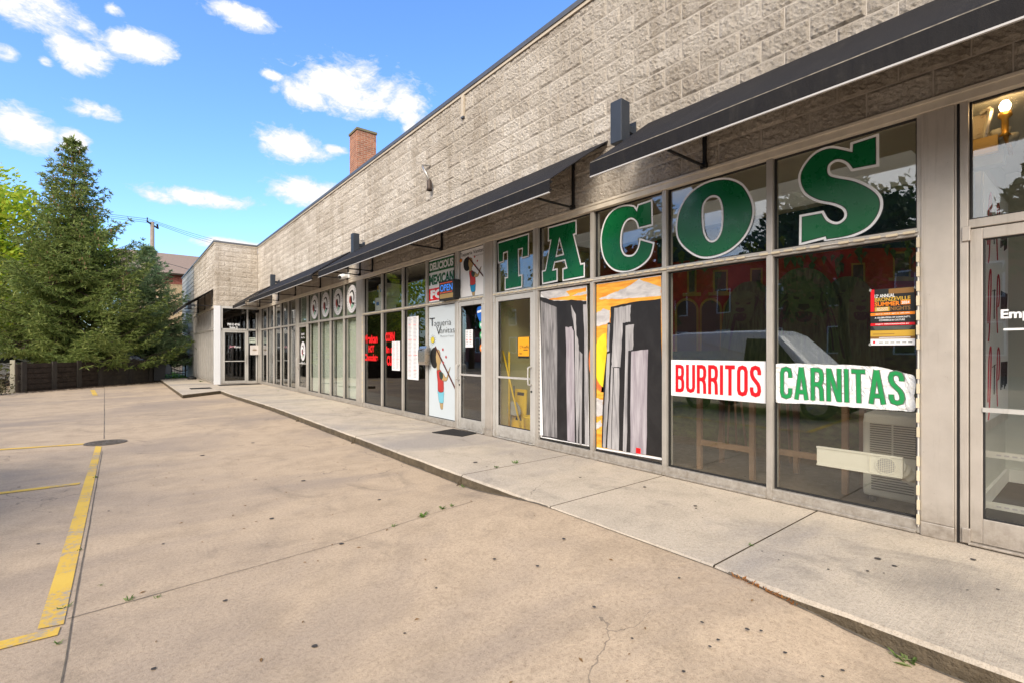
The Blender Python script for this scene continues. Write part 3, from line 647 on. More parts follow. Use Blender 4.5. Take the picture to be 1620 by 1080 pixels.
mb.build('painted_wall', [M['red_mural'], M['gold_mural'], M['wall_dark'], M['green_mural'], plain('dark_blue_mural', (.012, .035, .075), .7, 0, .5, 3), M['verdigris'], plain('pale_verdigris', (.10, .135, .055), .7, 0, .2, 8)], shop)

# ================================================================== AWNINGS
AWZ, AFZ, AVZ, AP = 3.99, 3.325, 3.18, .96
def awning(y0, y1, label, brackets, X=FX-.015, sag=.018):
    a = empty('awning', (X, (y0+y1)/2, AFZ), label, 'awning', 'black awnings over the shop fronts')
    mb = MB(); n = max(8, int((y1-y0)/.25)); th = .012
    rows = []
    for i in range(n+1):
        y = y0+(y1-y0)*i/n; s = sag*abs(math.sin(i*.9))*.6+.012*mnoise.noise(Vector((y*1.3, 2, 0)))
        xf = X-AP+.006*mnoise.noise(Vector((y*2.1, 7, 0)))
        rows.append([(X, y, AWZ), (X-AP*.5, y, (AWZ+AFZ)/2-s), (xf+.01, y, AFZ+.004*mnoise.noise(Vector((y*4, 0, 1)))), (xf, y, AFZ-.012), (xf+.004*mnoise.noise(Vector((y*3, 5, 5))), y, AVZ)])
    top = [[(p[0], p[1], p[2]) for p in r] for r in rows]; bot = [[(p[0]+(th if k > 2 else 0), p[1], p[2]-(th if k < 3 else 0)) for k, p in enumerate(r)] for r in rows]
    for L in (top, bot):
        b0 = len(mb.v); mb.v += [p for r in L for p in r]
        for i in range(n):
            for k in range(4):
                mb.f.append((b0+i*5+k, b0+(i+1)*5+k, b0+(i+1)*5+k+1, b0+i*5+k+1)); mb.m.append(1 if (k == 2 and L is top) else 0)
    for r0, r1 in ((top[0], bot[0]), (top[-1], bot[-1])):
        for k in range(4): mb.quad(r0[k], r0[k+1], r1[k+1], r1[k])
    mb.build('canvas', [M['awning'], M['awning_edge']], a, smooth=False)
    mb = MB(); xf = X-AP; mb.box(xf-.004, xf+.014, y0+.004, y1-.004, AVZ-.011, AVZ+.001); mb.build('binding', M['binding'], a)
    mb = MB(); r = .016
    mb.tube([(xf+.03, y0, AFZ-.03), (xf+.03, y1, AFZ-.03)], r, 6); mb.tube([(xf+.03, y0, AVZ+.03), (xf+.03, y1, AVZ+.03)], r*.7, 6); mb.tube([(X-.02, y0, AWZ-.04), (X-.02, y1, AWZ-.04)], r, 6)
    mb.build('frame_rail', M['steel_black'], a)
    for y in brackets:
        mb = MB(); mb.box(X-.03, X-.002, y-.016, y+.016, AFZ-.03, AWZ-.05); mb.tube([(X-.02, y, AFZ-.02), (xf+.03, y, AFZ-.02)], .014, 6); mb.tube([(X-.02, y, AWZ-.05), (xf+.03, y, AFZ-.025)], .014, 6)
        mb.box(X-.05, X-.003, y-.03, y+.03, AFZ-.045, AFZ+.01)
        mb.build('bracket', M['steel_black'], a)
    return a
awning(-5, 3.28, 'black sloping awning over the big TACOS letters, largest and nearest', [-3.8, -.4, 2.60])
awning(3.86, 11.75, 'long black awning over the menu windows, DELICIOUS sign and both taqueria doors', [4.42, 7.72, 10.85, 11.6])
awning(12.25, 19.6, 'black awning over the windows with the round logo stickers', [12.4, 14.6, 17.2, 19.4])
awning(20.3, 22.85, 'short black awning in the corner beside the far entrance', [20.5, 22.5])
# wing awning: same canvas, with its free end sagging
awning(23.3, 28.8, 'black awning on the far wing, seen end-on beside the spruce', [23.45, 25.6, 27.9], X=2.99)

# ================================================================== WALL FITTINGS
def lamp(y0, label, X=4.29, z0=3.77, z1=4.235, wx=FX-.015):
    o = empty('wall_lamp', (X, y0, z0), label, 'wall lamp', 'square up-and-down wall lamps over the awnings')
    MB().box(X, X+.15, y0, y0+.155, z0, z1).build('housing', M['lampbox'], o, bevel=.006)
    MB().box(X+.15, wx, y0+.05, y0+.105, z0+.17, z0+.24).build('bracket', M['lampbox'], o); MB().box(wx-.02, wx-.001, y0+.02, y0+.135, z0+.12, z0+.29).build('back_plate', M['lampbox'], o)
lamp(3.42, 'slate box lamp between the TACOS awning and its neighbour, the biggest lamp')
lamp(11.30, 'black box lamp above the gap beside the security camera, middle of the wall')
lamp(19.30, 'small black box lamp near the inner corner of the building')
lamp(29.3, 'black box lamp on the far wing beside the spruce', X=2.68, z0=3.55, z1=3.98, wx=2.99)
# broken flood light hanging from its conduit
p, q = at(676, 264), at(686, 296)
fl = empty('flood_light', p, 'broken flood light hanging by its conduit from the bare block wall', 'flood light')
X = FX-.02
MB().tube([(X-.005, p[1]-.16, p[2]-.03), (X-.08, p[1], p[2]), (X-.09, p[1]-.03, p[2]-.04), (X-.05, q[1]+.03, q[2]+.1)], .016, 8).build('conduit', M['steel'], fl, smooth=True)
MB().lathe((X-.07, q[1], q[2]-.09), [(.032, .2), (.045, .17), (.047, .05), (.055, .0), (.038, .0), (.03, .05)], 14).build('housing', plain('rusty_brown_metal', (.07, .05, .04), .6, .3), fl, smooth=True)
# security cameras
def dome_cam(p, label, mat, s=1.):
    o = empty('security_camera', p, label, 'security camera')
    x, y, z = p
    MB().box(x-.03*s, x-.001, y-.06*s, y+.06*s, z-.05*s, z+.06*s).build('mount', M[mat], o, bevel=.01)
    MB().tube([(x-.02, y+.03*s, z), (x-.09*s, y+.01*s, z-.01*s), (x-.20*s, y-.05*s, z-.05*s)], [.04*s, .055*s, .05*s], 14).build('body', M[mat], o, smooth=True)
    MB().tube([(x-.20*s, y-.05*s, z-.05*s), (x-.215*s, y-.057*s, z-.057*s)], .034*s, 12).build('lens', M['black'], o)
q = at(553, 437); dome_cam((FX-.015, q[1], q[2]), 'white security camera on the block wall between two awnings', 'white', 1.25)
q = at(410, 493); dome_cam((FX-.02, q[1], q[2]), 'small black security camera in the inner corner over the entrance', 'black', 1.1)
# mail boxes
o = empty('mailbox', (4.5, 8.33, 1.25), 'stainless steel mailbox beside the painted boy panel and the menu sheets', 'mailbox')
y0, y1 = 8.20, 8.47
mb = MB(); prof = [(FX-.004, 1.2), (4.50, 1.2), (4.482, 1.26), (4.482, 1.48), (4.53, 1.54), (FX-.004, 1.56)]
mb.slab(prof, lambda x, z: (x, y0, z), lambda x, z: (x, y1, z)); mb.build('box', M['steel'], o, bevel=.006, recalc=True)
mb = MB(); mb.quad((4.479, y0, 1.45), (4.479, y1, 1.45), (4.527, y1, 1.553), (4.527, y0, 1.553)); mb.build('lid', plain('polished_lid', (.6, .57, .52), .25, .9), o)
MB().box(4.475, 4.4785, y0+.1, y0+.2, 1.47, 1.485).build('slot', M['black'], o)
o = empty('mailbox', (4.45, EY, 1.4), 'white square mailbox on the side light of the far entrance', 'mailbox')
MB().box(4.30, 4.60, EY-.14, EY-.001, 1.30, 1.70).build('box', plain('cream_mailbox', (.62, .57, .54), .5), o, bevel=.015)
mb = MB(); mb.poly([[(4.45+.085*math.cos(t*math.pi/10), 1.51+.035*math.sin(t*math.pi/10)) for t in range(20)]], lambda x, z: (x, EY-.1425, z)); mb.build('badge', plain('brown_badge', (.30, .23, .17), .5), o)
# strings of little LED modules along the transoms and jambs
def led_strip(label, runs):
    o = empty('led_strip', runs[0][0], label, 'light strip', 'strips of small LED modules')
    rail = MB(); first = {}
    for p, q in runs:
        p, q = Vector(p), Vector(q); d = (q-p); n = int(d.length/.105); vert = abs(d.z) > abs(d.y)
        rail.tube([p, q], .005, 5)
        for i in range(n):
            if mnoise.noise(Vector((i*3.7, p.y*5, 0))) > .42: continue
            c = p+d*(i+.5)/n; j = mnoise.noise(Vector((i*1.3, p.y, 4)))*.006; c += Vector((0, j, 0)) if vert else Vector((0, 0, j))
            if vert not in first:
                h = (.009, .036) if vert else (.036, .009)
                me = MB().box(-.012, .003, -h[0], h[0], -h[1], h[1]).build('led_module', M['led'], o); first[vert] = me
            else:
                me = first[vert].copy(); COL.objects.link(me); me.parent = o
            me.location = c-ORG[o]
    rail.build('wire', M['led_white'], o)
xl = FX-.004
led_strip('cream LED strip round the TACOS windows and down the pillar by the CARNITAS banner', [((xl-.006, .926, T0+.03), (xl, 6.2, T0+.03)), ((xl-.006, .926, SB+.06), (xl-.006, .926, T0))])
led_strip('cream LED strip along the menu windows and down the pillar by the red lettering', [((xl, 6.45, T0+.03), (xl, 11.5, T0+.03)), ((xl, 11.51, SB+.1), (xl, 11.51, T0))])

# ================================================================== SIGNS AND LETTERING
def tr(P, ox, oy, s, X=FX+.05): return [fpix(ox+x/s, oy+y/s, X) for x, y in P]
DX = 4.648                                       # vinyl sits on the outside of the panes
def round_rest(P, keep, n=5):
    """smooth a traced outline, leaving the listed vertices as sharp corners"""
    out = []; k = len(P); ks = sorted(keep)
    if not ks: return catmull(P, n)
    for i, a in enumerate(ks):
        b = ks[(i+1) % len(ks)]; seg = [P[j % k] for j in range(a, b+1 if b > a else b+k+1)]
        if len(seg) <= 2: out.append(seg[0])
        else: out += catmull(seg, n, False)[:-1]
    return out
sign = empty('tacos_sign', (DX, 3.5, 2.4), 'huge green TACOS letters with white outlines across the upper windows', 'sign')
def big_letter(outer, holes=()):
    mb = MB(); c = lambda X: FP(X)
    for d, X, mi in ((0, DX, 0), (.020, DX-.0012, 1), (.026, DX-.0024, 2)):
        loops = [offset(outer, d) if d else outer]+[offset(h, -d) if d else h for h in holes]
        mb.poly(loops, c(X), mi)
    return mb.build('letter', [M['white'], M['darkline'], M['green']], sign)
T8 = lambda P: tr(P, 780, 370, 5.786)
big_letter(T8([(42, 82), (330, -4), (328, 212), (262, 230), (266, 142), (236, 150), (240, 378), (270, 370), (268, 492), (108, 522), (108, 402), (132, 396), (130, 172), (100, 182), (98, 262), (46, 275)]))
big_letter([fpix(*p, FX+.05) for p in [(867, 360), (912.3, 347.5), (912.6, 371), (908.7, 372.3), (919.6, 417), (925.4, 415.6), (925.4, 439), (890, 445.5), (890, 425), (895.8, 423.2), (893.2, 413.2), (878.2, 416.3), (876, 426.2), (882.3, 424.6), (882.3, 445.7), (858, 450.4), (857.3, 428.8), (862.6, 427.2), (870.7, 382), (867, 383)]],
           [[fpix(*p, FX+.05) for p in [(885.4, 380.4), (890.6, 402), (881, 404.6)]]])
C4 = [(560, 98), (613, 80), (615, 174), (561, 186), (554, 163), (535, 152), (515, 168), (504, 205), (504, 250), (517, 276), (543, 276), (560, 252), (567, 219), (621, 234), (607, 285), (570, 322), (520, 341), (472, 332), (440, 295), (428, 240), (432, 190), (448, 145), (476, 114), (512, 100), (545, 101), (556, 112)]
big_letter(round_rest(tr(C4, 760, 280, 2.25), [0, 1, 2, 3, 12, 13, 25]))
O5 = [(92, 575), (108, 485), (158, 402), (240, 345), (340, 322), (420, 345), (465, 400), (488, 470), (480, 545), (440, 625), (370, 690), (290, 724), (215, 727), (150, 692), (105, 640)]
O5i = [(232, 510), (238, 455), (268, 424), (302, 427), (319, 465), (323, 520), (316, 590), (292, 632), (262, 634), (239, 592)]
big_letter(catmull(tr(O5, 1040, 180, 3.177), 4), [catmull(tr(O5i, 1040, 180, 3.177), 4)])
S5 = [(970, 147), (1115, 99), (1116, 266), (974, 292), (945, 256), (905, 243), (872, 262), (872, 298), (905, 312), (1000, 330), (1092, 376), (1133, 430), (1124, 505), (1065, 580), (965, 626), (840, 647), (836, 633), (712, 665), (714, 510), (836, 488), (862, 530), (905, 545), (938, 520), (930, 485), (880, 462), (800, 445), (735, 405), (708, 340), (722, 275), (785, 198), (870, 163), (968, 178)]
big_letter(round_rest(tr(S5, 1040, 180, 3.177), [0, 1, 2, 3, 15, 16, 17, 18, 19, 31]))

# condensed block lettering drawn as even-width strokes
GLY = {
 'C': (.40, [[(.335, .66), (.335, .80), (.30, .90), (.20, .935), (.10, .90), (.065, .80), (.065, .2), (.10, .10), (.20, .065), (.30, .10), (.335, .2), (.335, .34)]]),
 'U': (.40, [[(.065, 1), (.065, .2), (.10, .10), (.20, .065), (.30, .10), (.335, .2), (.335, 1)]]),
 'R': (.40, [[(.065, 0), (.065, 1)], [(.065, .935), (.22, .935), (.305, .90), (.335, .80), (.335, .64), (.305, .54), (.22, .50), (.065, .50)], [(.23, .49), (.30, .42), (.325, .33), (.335, 0)]]),
 'B': (.40, [[(.065, 0), (.065, 1)], [(.065, .935), (.22, .935), (.30, .90), (.325, .82), (.325, .66), (.30, .56), (.22, .53), (.065, .53)], [(.22, .52), (.305, .47), (.335, .38), (.335, .2), (.305, .10), (.22, .065), (.065, .065)]]),
 'I': (.13, [[(.065, 0), (.065, 1)]]),
 'T': (.38, [[(0, .935), (.38, .935)], [(.19, 0), (.19, .94)]]),
 'O': (.40, [[(.065, .5), (.065, .8), (.10, .90), (.20, .935), (.30, .90), (.335, .8), (.335, .2), (.30, .10), (.20, .065), (.10, .10), (.065, .2), (.065, .5)]]),
 'S': (.40, [[(.335, .70), (.335, .80), (.30, .90), (.2, .935), (.1, .90), (.065, .80), (.075, .70), (.12, .60), (.28, .42), (.325, .32), (.335, .2), (.30, .10), (.2, .065), (.1, .10), (.065, .2), (.065, .31)]]),
 'A': (.44, [[(.06, 0), (.21, 1.0)], [(.38, 0), (.23, 1.0)], [(.10, .24), (.34, .24)]]),
 'N': (.44, [[(.065, 0), (.065, 1)], [(.375, 0), (.375, 1)], [(.085, .97), (.355, .03)]])}
def stroke(mb, P, t, conv, mi):
    k = len(P); P = [Vector(p) for p in P]; L = []; Rr = []
    closed = (P[0]-P[-1]).length < 1e-6
    for i in range(k):
        a = P[i-1] if i else (P[-2] if closed else P[0]); c = P[i+1] if i < k-1 else (P[1] if closed else P[-1])
        d1 = (P[i]-a); d2 = (c-P[i])
        if d1.length < 1e-9: d1 = d2
        if d2.length < 1e-9: d2 = d1
        d1.normalize(); d2.normalize(); n1 = Vector((-d1.y, d1.x)); n2 = Vector((-d2.y, d2.x)); m = (n1+n2).normalized(); s = t/2/max(.6, m.dot(n1))
        L.append(P[i]+m*s); Rr.append(P[i]-m*s)
    for i in range(k-1): mb.quad(conv(*L[i]), conv(*Rr[i]), conv(*Rr[i+1]), conv(*L[i+1]), mi)
def block_text(mb, body, quad, X, mi, t=.13, step=.0004):
    """body laid into the corner points quad = (left-bottom, right-bottom, right-top, left-top) given as (u, w)"""
    tot = sum(GLY[c][0] for c in body)+.075*(len(body)-1); x = 0; k = 0
    a, b, c_, d = [Vector(q) for q in quad]
    for ch in body:
        for P in GLY[ch][1]:
            XX = X-k*step; k = (k+1) % 3
            def conv(u, w, XX=XX, x=x):
                s = (x+u)/tot; p = (a*(1-s)+b*s)*(1-w)+(d*(1-s)+c_*s)*w
                return (XX, -p.x, p.y)
            stroke(mb, P, t, conv, mi)
        x += GLY[ch][0]+.075
Q = lambda P: [fpix(*p, FX+.05) for p in P]
ban = empty('banner', at(1137, 600), 'white banner reading BURRITOS in red on the window', 'banner')
mb = MB(); mb.slab(Q([(1062.5, 568.5), (1212, 571), (1212, 637.5), (1062.5, 624.5)]), FP(DX-.001), FP(DX-.006)); mb.build('sheet', M['white'], ban, recalc=True)
mb = MB(); block_text(mb, 'BURRITOS', Q([(1069.5, 619), (1205, 628), (1205, 577.5), (1069.5, 576)]), DX-.008, 0); mb.build('lettering', M['red'], ban)
ban = empty('banner', at(1337, 610), 'creased torn white banner reading CARNITAS in green on the window', 'banner')
out = Q([(1227, 580), (1231, 575), (1262, 574.5), (1300, 576), (1345, 577), (1385, 579), (1410, 584), (1432, 590), (1448, 595), (1448.5, 612), (1446.5, 628), (1448.5, 640), (1446, 649), (1420, 648.5), (1380, 646), (1340, 642.5), (1290, 638.5), (1250, 637), (1229, 635.5), (1228, 622), (1225.5, 612), (1228, 600)])
out = [(p[0]+random.uniform(-.004, .004), p[1]+random.uniform(-.003, .003)) for p in catmull(out, 4)]
m, nt, b = node_mat('creased_vinyl'); b.inputs['Base Color'].default_value = (.76, .76, .75, 1); b.inputs['Roughness'].default_value = .42
nt.links.new(bump(nt, noise(nt, pos(nt), 5, 3, .5, 2.5), .05, .9), b.inputs['Normal'])
M['crease'] = m
mb = MB(); mb.slab(out, FP(DX-.001), FP(DX-.006)); mb.build('sheet', M['crease'], ban, recalc=True)
q = Q([(1235, 629.5), (1433, 641), (1431, 586), (1235, 579)])
mb = MB(); block_text(mb, 'CARNITAS', q, DX-.0075, 1, .155, .0002); block_text(mb, 'CARNITAS', q, DX-.0095, 0, .108); mb.build('lettering', [M['green2'], M['grey']], ban)

# two painted skyline panels behind the panes left of the banners
P3 = lambda P: [fpix(840+x/3.482, 430+y/3.482, FX+.05) for x, y in P]
pg = strip_mat('painted_grey', (.09, .085, .088), (.33, .315, .315)); pl = strip_mat('painted_pale', (.22, .21, .215), (.47, .45, .45)); pv = strip_mat('painted_lilac', (.26, .225, .25), (.46, .42, .445)); pk = strip_mat('painted_black', (.010, .0085, .0085), (.028, .026, .026), (3, 3, 2), .45, .85)
po = strip_mat('painted_orange', (.70, .20, .01), (.84, .44, .05), (2.5, 2.5, 16), .3, .6); pw = strip_mat('painted_cloud', (.42, .40, .40), (.66, .63, .61), (3, 3, 9)); psun = strip_mat('painted_sun', (.80, .52, .01), (.88, .70, .03), (4, 4, 2)); pred = strip_mat('painted_red', (.62, .10, .03), (.75, .25, .05), (6, 6, 6))
PM = [M['paper'], pk, pg, pl, pv, po, pw, psun, pred, M['redletter']]
def painting(label, loc, outer, layers):
    o = empty('painting', loc, label, 'painting'); mb = MB(); X = DX-.001
    mb.slab(P3(outer), FP(X), FP(X-.002), 0); sh = mb.build('sheet', PM, o)
    mb = MB()
    for k, (mi, P) in enumerate(layers): mb.poly([P3(P)], FP(X-.0026-.0005*k), mi)
    mb.build('artwork', PM, o)
rough = lambda P, a=2.5: [(x+random.uniform(-a, a), y+random.uniform(-a, a)) for i in range(len(P)) for x, y in [(P[i][0]+(P[(i+1) % len(P)][0]-P[i][0])*j/5, P[i][1]+(P[(i+1) % len(P)][1]-P[i][1])*j/5) for j in range(5)]]
lay = [(6, [(52, 118), (308, 72), (308, 162), (90, 160)]), (5, rough([(195, 108), (308, 86), (308, 158), (85, 158), (120, 146), (215, 132)])), (6, rough([(225, 135), (262, 118), (308, 108), (308, 122), (275, 132)], 1.5)),
       (1, rough([(52, 138), (130, 162), (225, 156), (308, 162), (320, 952), (60, 902)])), (2, rough([(54, 160), (147, 197), (145, 910), (72, 898)])), (4, rough([(193, 306), (228, 304), (240, 330), (245, 936), (202, 926)])),
       (3, rough([(221, 183), (250, 238), (254, 350), (264, 380), (268, 440), (272, 640), (262, 940), (252, 938), (243, 330)], 1.5)), (3, rough([(272, 436), (286, 450), (281, 950), (270, 946)], 1)), (3, rough([(289, 182), (309, 180), (319, 950), (300, 948), (296, 330)], 1.5)), (0, [(40, 118), (50, 120), (70, 898), (46, 896)])]
for k in range(38): lay.append((1, [(44+.38*k*.45, 130+k*20.2), (50+.38*k*.45, 131+k*20.2), (50+.38*k*.45, 139+k*20.2), (44+.38*k*.45, 138+k*20.2)]))
painting('painted black and grey skyline panel with a spiral notebook edge', at(895, 580), [(28, 112), (309, 68), (322, 958), (38, 905)], lay)
sunp = [(412+78*math.sin(t*math.pi/12), 482+158*math.cos(t*math.pi/12)) for t in range(-12, 0)]+[(412, 324)]
lay = [(5, [(344, 74), (718, 24), (734, 1022), (357, 962)]), (6, rough([(372, 152), (470, 112), (520, 92), (596, 40), (640, 58), (718, 84), (718, 132), (560, 146), (470, 150)])), (6, rough([(348, 238), (372, 222), (402, 206), (438, 214), (432, 282), (380, 300), (350, 304)])),
       (8, [(412+92*math.sin(t*math.pi/12), 490+176*math.cos(t*math.pi/12)) for t in range(-9, 0)]+[(430, 312), (430, 660)]), (7, [(416+68*math.sin(t*math.pi/12), 488+150*math.cos(t*math.pi/12)) for t in range(-12, 0)]+[(430, 338), (430, 630)]), (6, rough([(358, 690), (398, 704), (400, 788), (358, 796)])), (6, rough([(360, 830), (386, 814), (394, 846), (362, 866)])),
       (1, rough([(444, 192), (550, 172), (718, 148), (735, 1024), (393, 962), (402, 660), (420, 440), (422, 285), (438, 280)])), (3, rough([(461, 200), (553, 185), (549, 275), (509, 282), (494, 522), (446, 524), (450, 440)])), (3, rough([(426, 292), (438, 290), (434, 434), (422, 440)], 1)),
       (3, rough([(424, 450), (438, 446), (430, 700), (414, 966), (398, 962), (408, 700)], 1.5)), (3, rough([(446, 526), (455, 526), (444, 974), (422, 968)], 1)), (3, rough([(460, 526), (491, 526), (488, 982), (446, 974)], 1.5)), (3, rough([(526, 295), (570, 291), (566, 426), (540, 434), (530, 988), (508, 985)])), (4, rough([(554, 436), (648, 424), (640, 1006), (550, 992)])), (9, [(582, 964), (608, 969), (608, 999), (582, 994)])]
painting('painted skyline panel with orange sky and a yellow sun', at(993, 580), [(342, 72), (719, 20), (735, 1036), (356, 970)], lay)

# festival poster
u0, w0 = fpix(1377.5, 546, FX+.05); u1, _ = fpix(1448, 546, FX+.05); w1 = fpix(1377.5, 459, FX+.05)[1]
po_ = empty('poster', at(1412, 500), 'dark poster of a summer nights festival taped above the CARNITAS banner', 'poster')
UW, WH = u1-u0, w1-w0; pc = lambda X: (lambda a, b: (X, -(u0+a*UW), w0+b*WH))
mb = MB(); X = DX-.0015; sq = lambda a0, a1, b0, b1, mi, X: mb.quad(pc(X)(a0, b0), pc(X)(a1, b0), pc(X)(a1, b1), pc(X)(a0, b1), mi)
gold = plain('poster_gold', (.55, .33, .04), .5); brn = plain('poster_brown', (.22, .11, .03), .5); PMT = [M['black'], M['white'], gold, M['orange'], M['red'], brn, M['grey']]
sq(0, 1, 0, 1, 0, X); X -= .0008
sq(0, .09, .60, 1, 4, X); sq(.42, .98, .90, .99, 5, X); sq(0, 1, .525, .575, 3, X); sq(0, 1, .345, .39, 4, X); sq(0, 1, .155, .26, 2, X); sq(0, 1, .11, .155, 5, X); sq(0, 1, 0, .11, 1, X); sq(.1, .44, .60, .675, 2, X); sq(.69, .90, .70, .775, 3, X)
X -= .0008
for body, a0, a1, b0, b1, mi, bo in [('12  ANNUAL', .10, .56, .845, .905, 1, .02), ('th', .145, .195, .88, .905, 1, .02), ('BRONZEVILLE', .10, .90, .775, .845, 2, .03), ('SUMMER', .10, .67, .69, .765, 3, .03), ('2024', .71, .88, .712, .76, 1, .03), ('NIGHTS', .46, .90, .605, .675, 5, .03), ('SAVE THE DATE', .15, .40, .642, .665, 1, .01), ('FRIDAYS', .15, .40, .61, .634, 1, .01), ('JULY 12 - AUG 9 - SEPT 13   6PM-10PM', .12, .88, .538, .562, 1, .01), ('A CELEBRATION OF COMMUNITY,', .1, .9, .468, .50, 1, .02), ('COMMERCE & CULTURE', .2, .78, .425, .455, 1, .02), ('ENJOY PERFORMANCES BY', .12, .88, .355, .38, 1, .02)]:
    put_text(mb, body, a0, a1, b0, b1, pc(X), mi, bo)
for k in range(3): sq(.06+.02*k, .94-.03*k, .318-.022*k, .330-.022*k, 6, X)
sq(.06, .55, .19, .20, 5, X); sq(.2, .9, .127, .138, 1, X); sq(.06, .11, .03, .075, 4, X)
for k in range(6): sq(.2+.13*k, .29+.13*k, .04, .055, 6, X)
mb.build('print', PMT, po_)
mb = MB()
for a, b in ((-.01, .99), (1.0, .98), (-.02, .015)): mb.poly([[(a-.03, b-.012), (a+.02, b-.03), (a+.04, b+.015), (a-.01, b+.03)]], pc(X-.001), 0)
mb.build('tape', plain('clear_tape', (.30, .30, .28), .3), po_)

# menu of the taqueria room: red lettering, paper menus
def decal(name, label, cat, specs, mats, X=DX, group=None):
    mb = MB()
    for body, px0, px1, py0, py1, mi, bo in specs:
        a = fpix(px0, py1, FX+.05); b = fpix(px1, py1, FX+.05); c_ = fpix(px0, py0, FX+.05)
        put_text(mb, body, a[0], b[0], a[1], c_[1], FP(X), mi, bo)
    o = mb.build(name, mats); return tag(o, label, cat, group)
decal('window_lettering', 'red lettering Mexican HOT Chocolate on the dark window', 'lettering', [('Mexican', 577, 597.5, 530, 543, 0, .05), ('HOT', 583, 592, 546, 557, 0, .05), ('Chocolate', 577, 598, 559, 570, 0, .05)], [M['redletter']])
decal('window_lettering', 'red lettering CORN in a CUP, partly covered by a paper menu', 'lettering', [('CORN', 610, 624.5, 526, 540.5, 0, .06), ('in a', 611, 622, 547, 558, 0, .05), ('CUP', 612, 624, 562, 577.5, 0, .06)], [M['redletter']])
def sheet(label, px0, px1, py0, py1, rows, X=DX-.002, extra=None, cat='menu sheet'):
    a = fpix(px0, py1, FX+.05); b = fpix(px1, py1, FX+.05); c_ = fpix(px0, py0, FX+.05)
    o = empty('paper_sheet', (X, -a[0], a[1]), label, cat); mb = MB()
    mb.box(X-.0015, X, -b[0], -a[0], a[1], c_[1]); mb.build('sheet', M['paper'], o)
    mb = MB(); w = b[0]-a[0]; hh = c_[1]-a[1]
    for k in range(rows):
        y = c_[1]-hh*(k+1.2)/(rows+2); l = random.choice((.3, .45, .55)); x0 = a[0]+w*.08
        for q in range(2):
            xa = x0+q*w*.47; mb.quad((X-.003, -xa, y), (X-.003, -(xa+w*.38*random.uniform(.5, 1)), y), (X-.003, -(xa+w*.38*.7), y+hh/rows*.35), (X-.003, -xa, y+hh/rows*.35), 1 if k % 11 == 5 else 0)
    mb.build('print', [M['ink'], M['redletter']], o); return o
sheet('long white menu sheet taped beside the steel mailbox', 645, 662.5, 502, 599, 44)
sheet('short white menu sheet beside the red CORN lettering', 620.5, 633, 540, 585, 26)
sheet('small white notice on the taqueria door', 739, 750.5, 522, 549, 8, FX+.018, cat='notice')

# DELICIOUS MEXICAN FOOD sign
o = empty('window_sign', at(700, 445), 'green white and red sign reading DELICIOUS MEXICAN FO', 'sign')
uL, uR = fpix(678, 440, FX+.05)[0], fpix(718.5, 440, FX+.05)[0]; cc = lambda X: (lambda a, b: (X, -(uL+(uR-uL)*a), 2.385+.80*b))
mb = MB(); X = DX-.001; sq2 = lambda a0, a1, b0, b1, mi, X: mb.quad(cc(X)(a0, b0), cc(X)(a1, b0), cc(X)(a1, b1), cc(X)(a0, b1), mi)
sq2(0, 1, 0, 1, 0, X); sq2(.03, 1, .70, .97, 1, X-.001); sq2(.03, .62, .03, .32, 2, X-.001)
put_text(mb, 'DELICIOUS', .06, .98, .745, .925, cc(X-.002), 0, .045); put_text(mb, 'MEXICAN', .04, 1.0, .40, .64, cc(X-.002), 1, .05); put_text(mb, 'FO', .09, .60, .07, .28, cc(X-.002), 0, .06)
# slab serifs on the letters
for (a0, a1, ba, bb, n, mi) in ((.06, .98, .745, .925, 9, 0), (.04, 1., .40, .64, 7, 1), (.09, .6, .07, .28, 2, 0)):
    for k in range(n):
        ca = a0+(a1-a0)*(k+.5)/n; h = (a1-a0)/n*.34
        for bz in (ba, bb-.018): sq2(ca-h, ca-h*.2, bz, bz+.018, mi, X-.0025)
mb.build('face', [M['white'], M['green'], M['red']], o)
# OPEN sign: a dark LED box standing out from the glass
a = at(694.5, 476, 4.5); b = at(718.5, 476, 4.5)
y1, y0 = a[1], b[1]; z0, z1 = 2.36, 2.70
o = empty('open_sign', (4.5, (y0+y1)/2, z0), 'black LED box sign reading OPEN in blue', 'sign')
MB().box(4.5, 4.62, y0, y1, z0, z1).build('case', M['black'], o, bevel=.006)
oc = lambda X: (lambda a_, b_: (X, -(-y1+(y1-y0)*a_)*1.0, z0+(z1-z0)*b_)); oc = lambda X: (lambda a_, b_: (X, y1-(y1-y0)*a_, z0+(z1-z0)*b_))
mb = MB(); X = 4.498
mb.quad(*[oc(X)(*p) for p in ((.06, .08), (.93, .08), (.93, .32), (.06, .32))], 2); mb.quad(*[oc(X)(*p) for p in ((.06, .34), (.93, .34), (.93, .93), (.06, .93))], 3)
put_text(mb, 'OPEN', .09, .90, .46, .80, oc(X-.002), 0, .0)
for k in range(9):
    for bz in (.37, .86): mb.quad(*[oc(X-.0015)(.08+.092*k+dx, bz+dz) for dx, dz in ((0, 0), (.06, 0), (.06, .04), (0, .04))], 1)
mb.build('display', [M['open_blue'], M['open_red'], M['open_panel'], plain('sign_field', (.06, .05, .045), .6)], o)

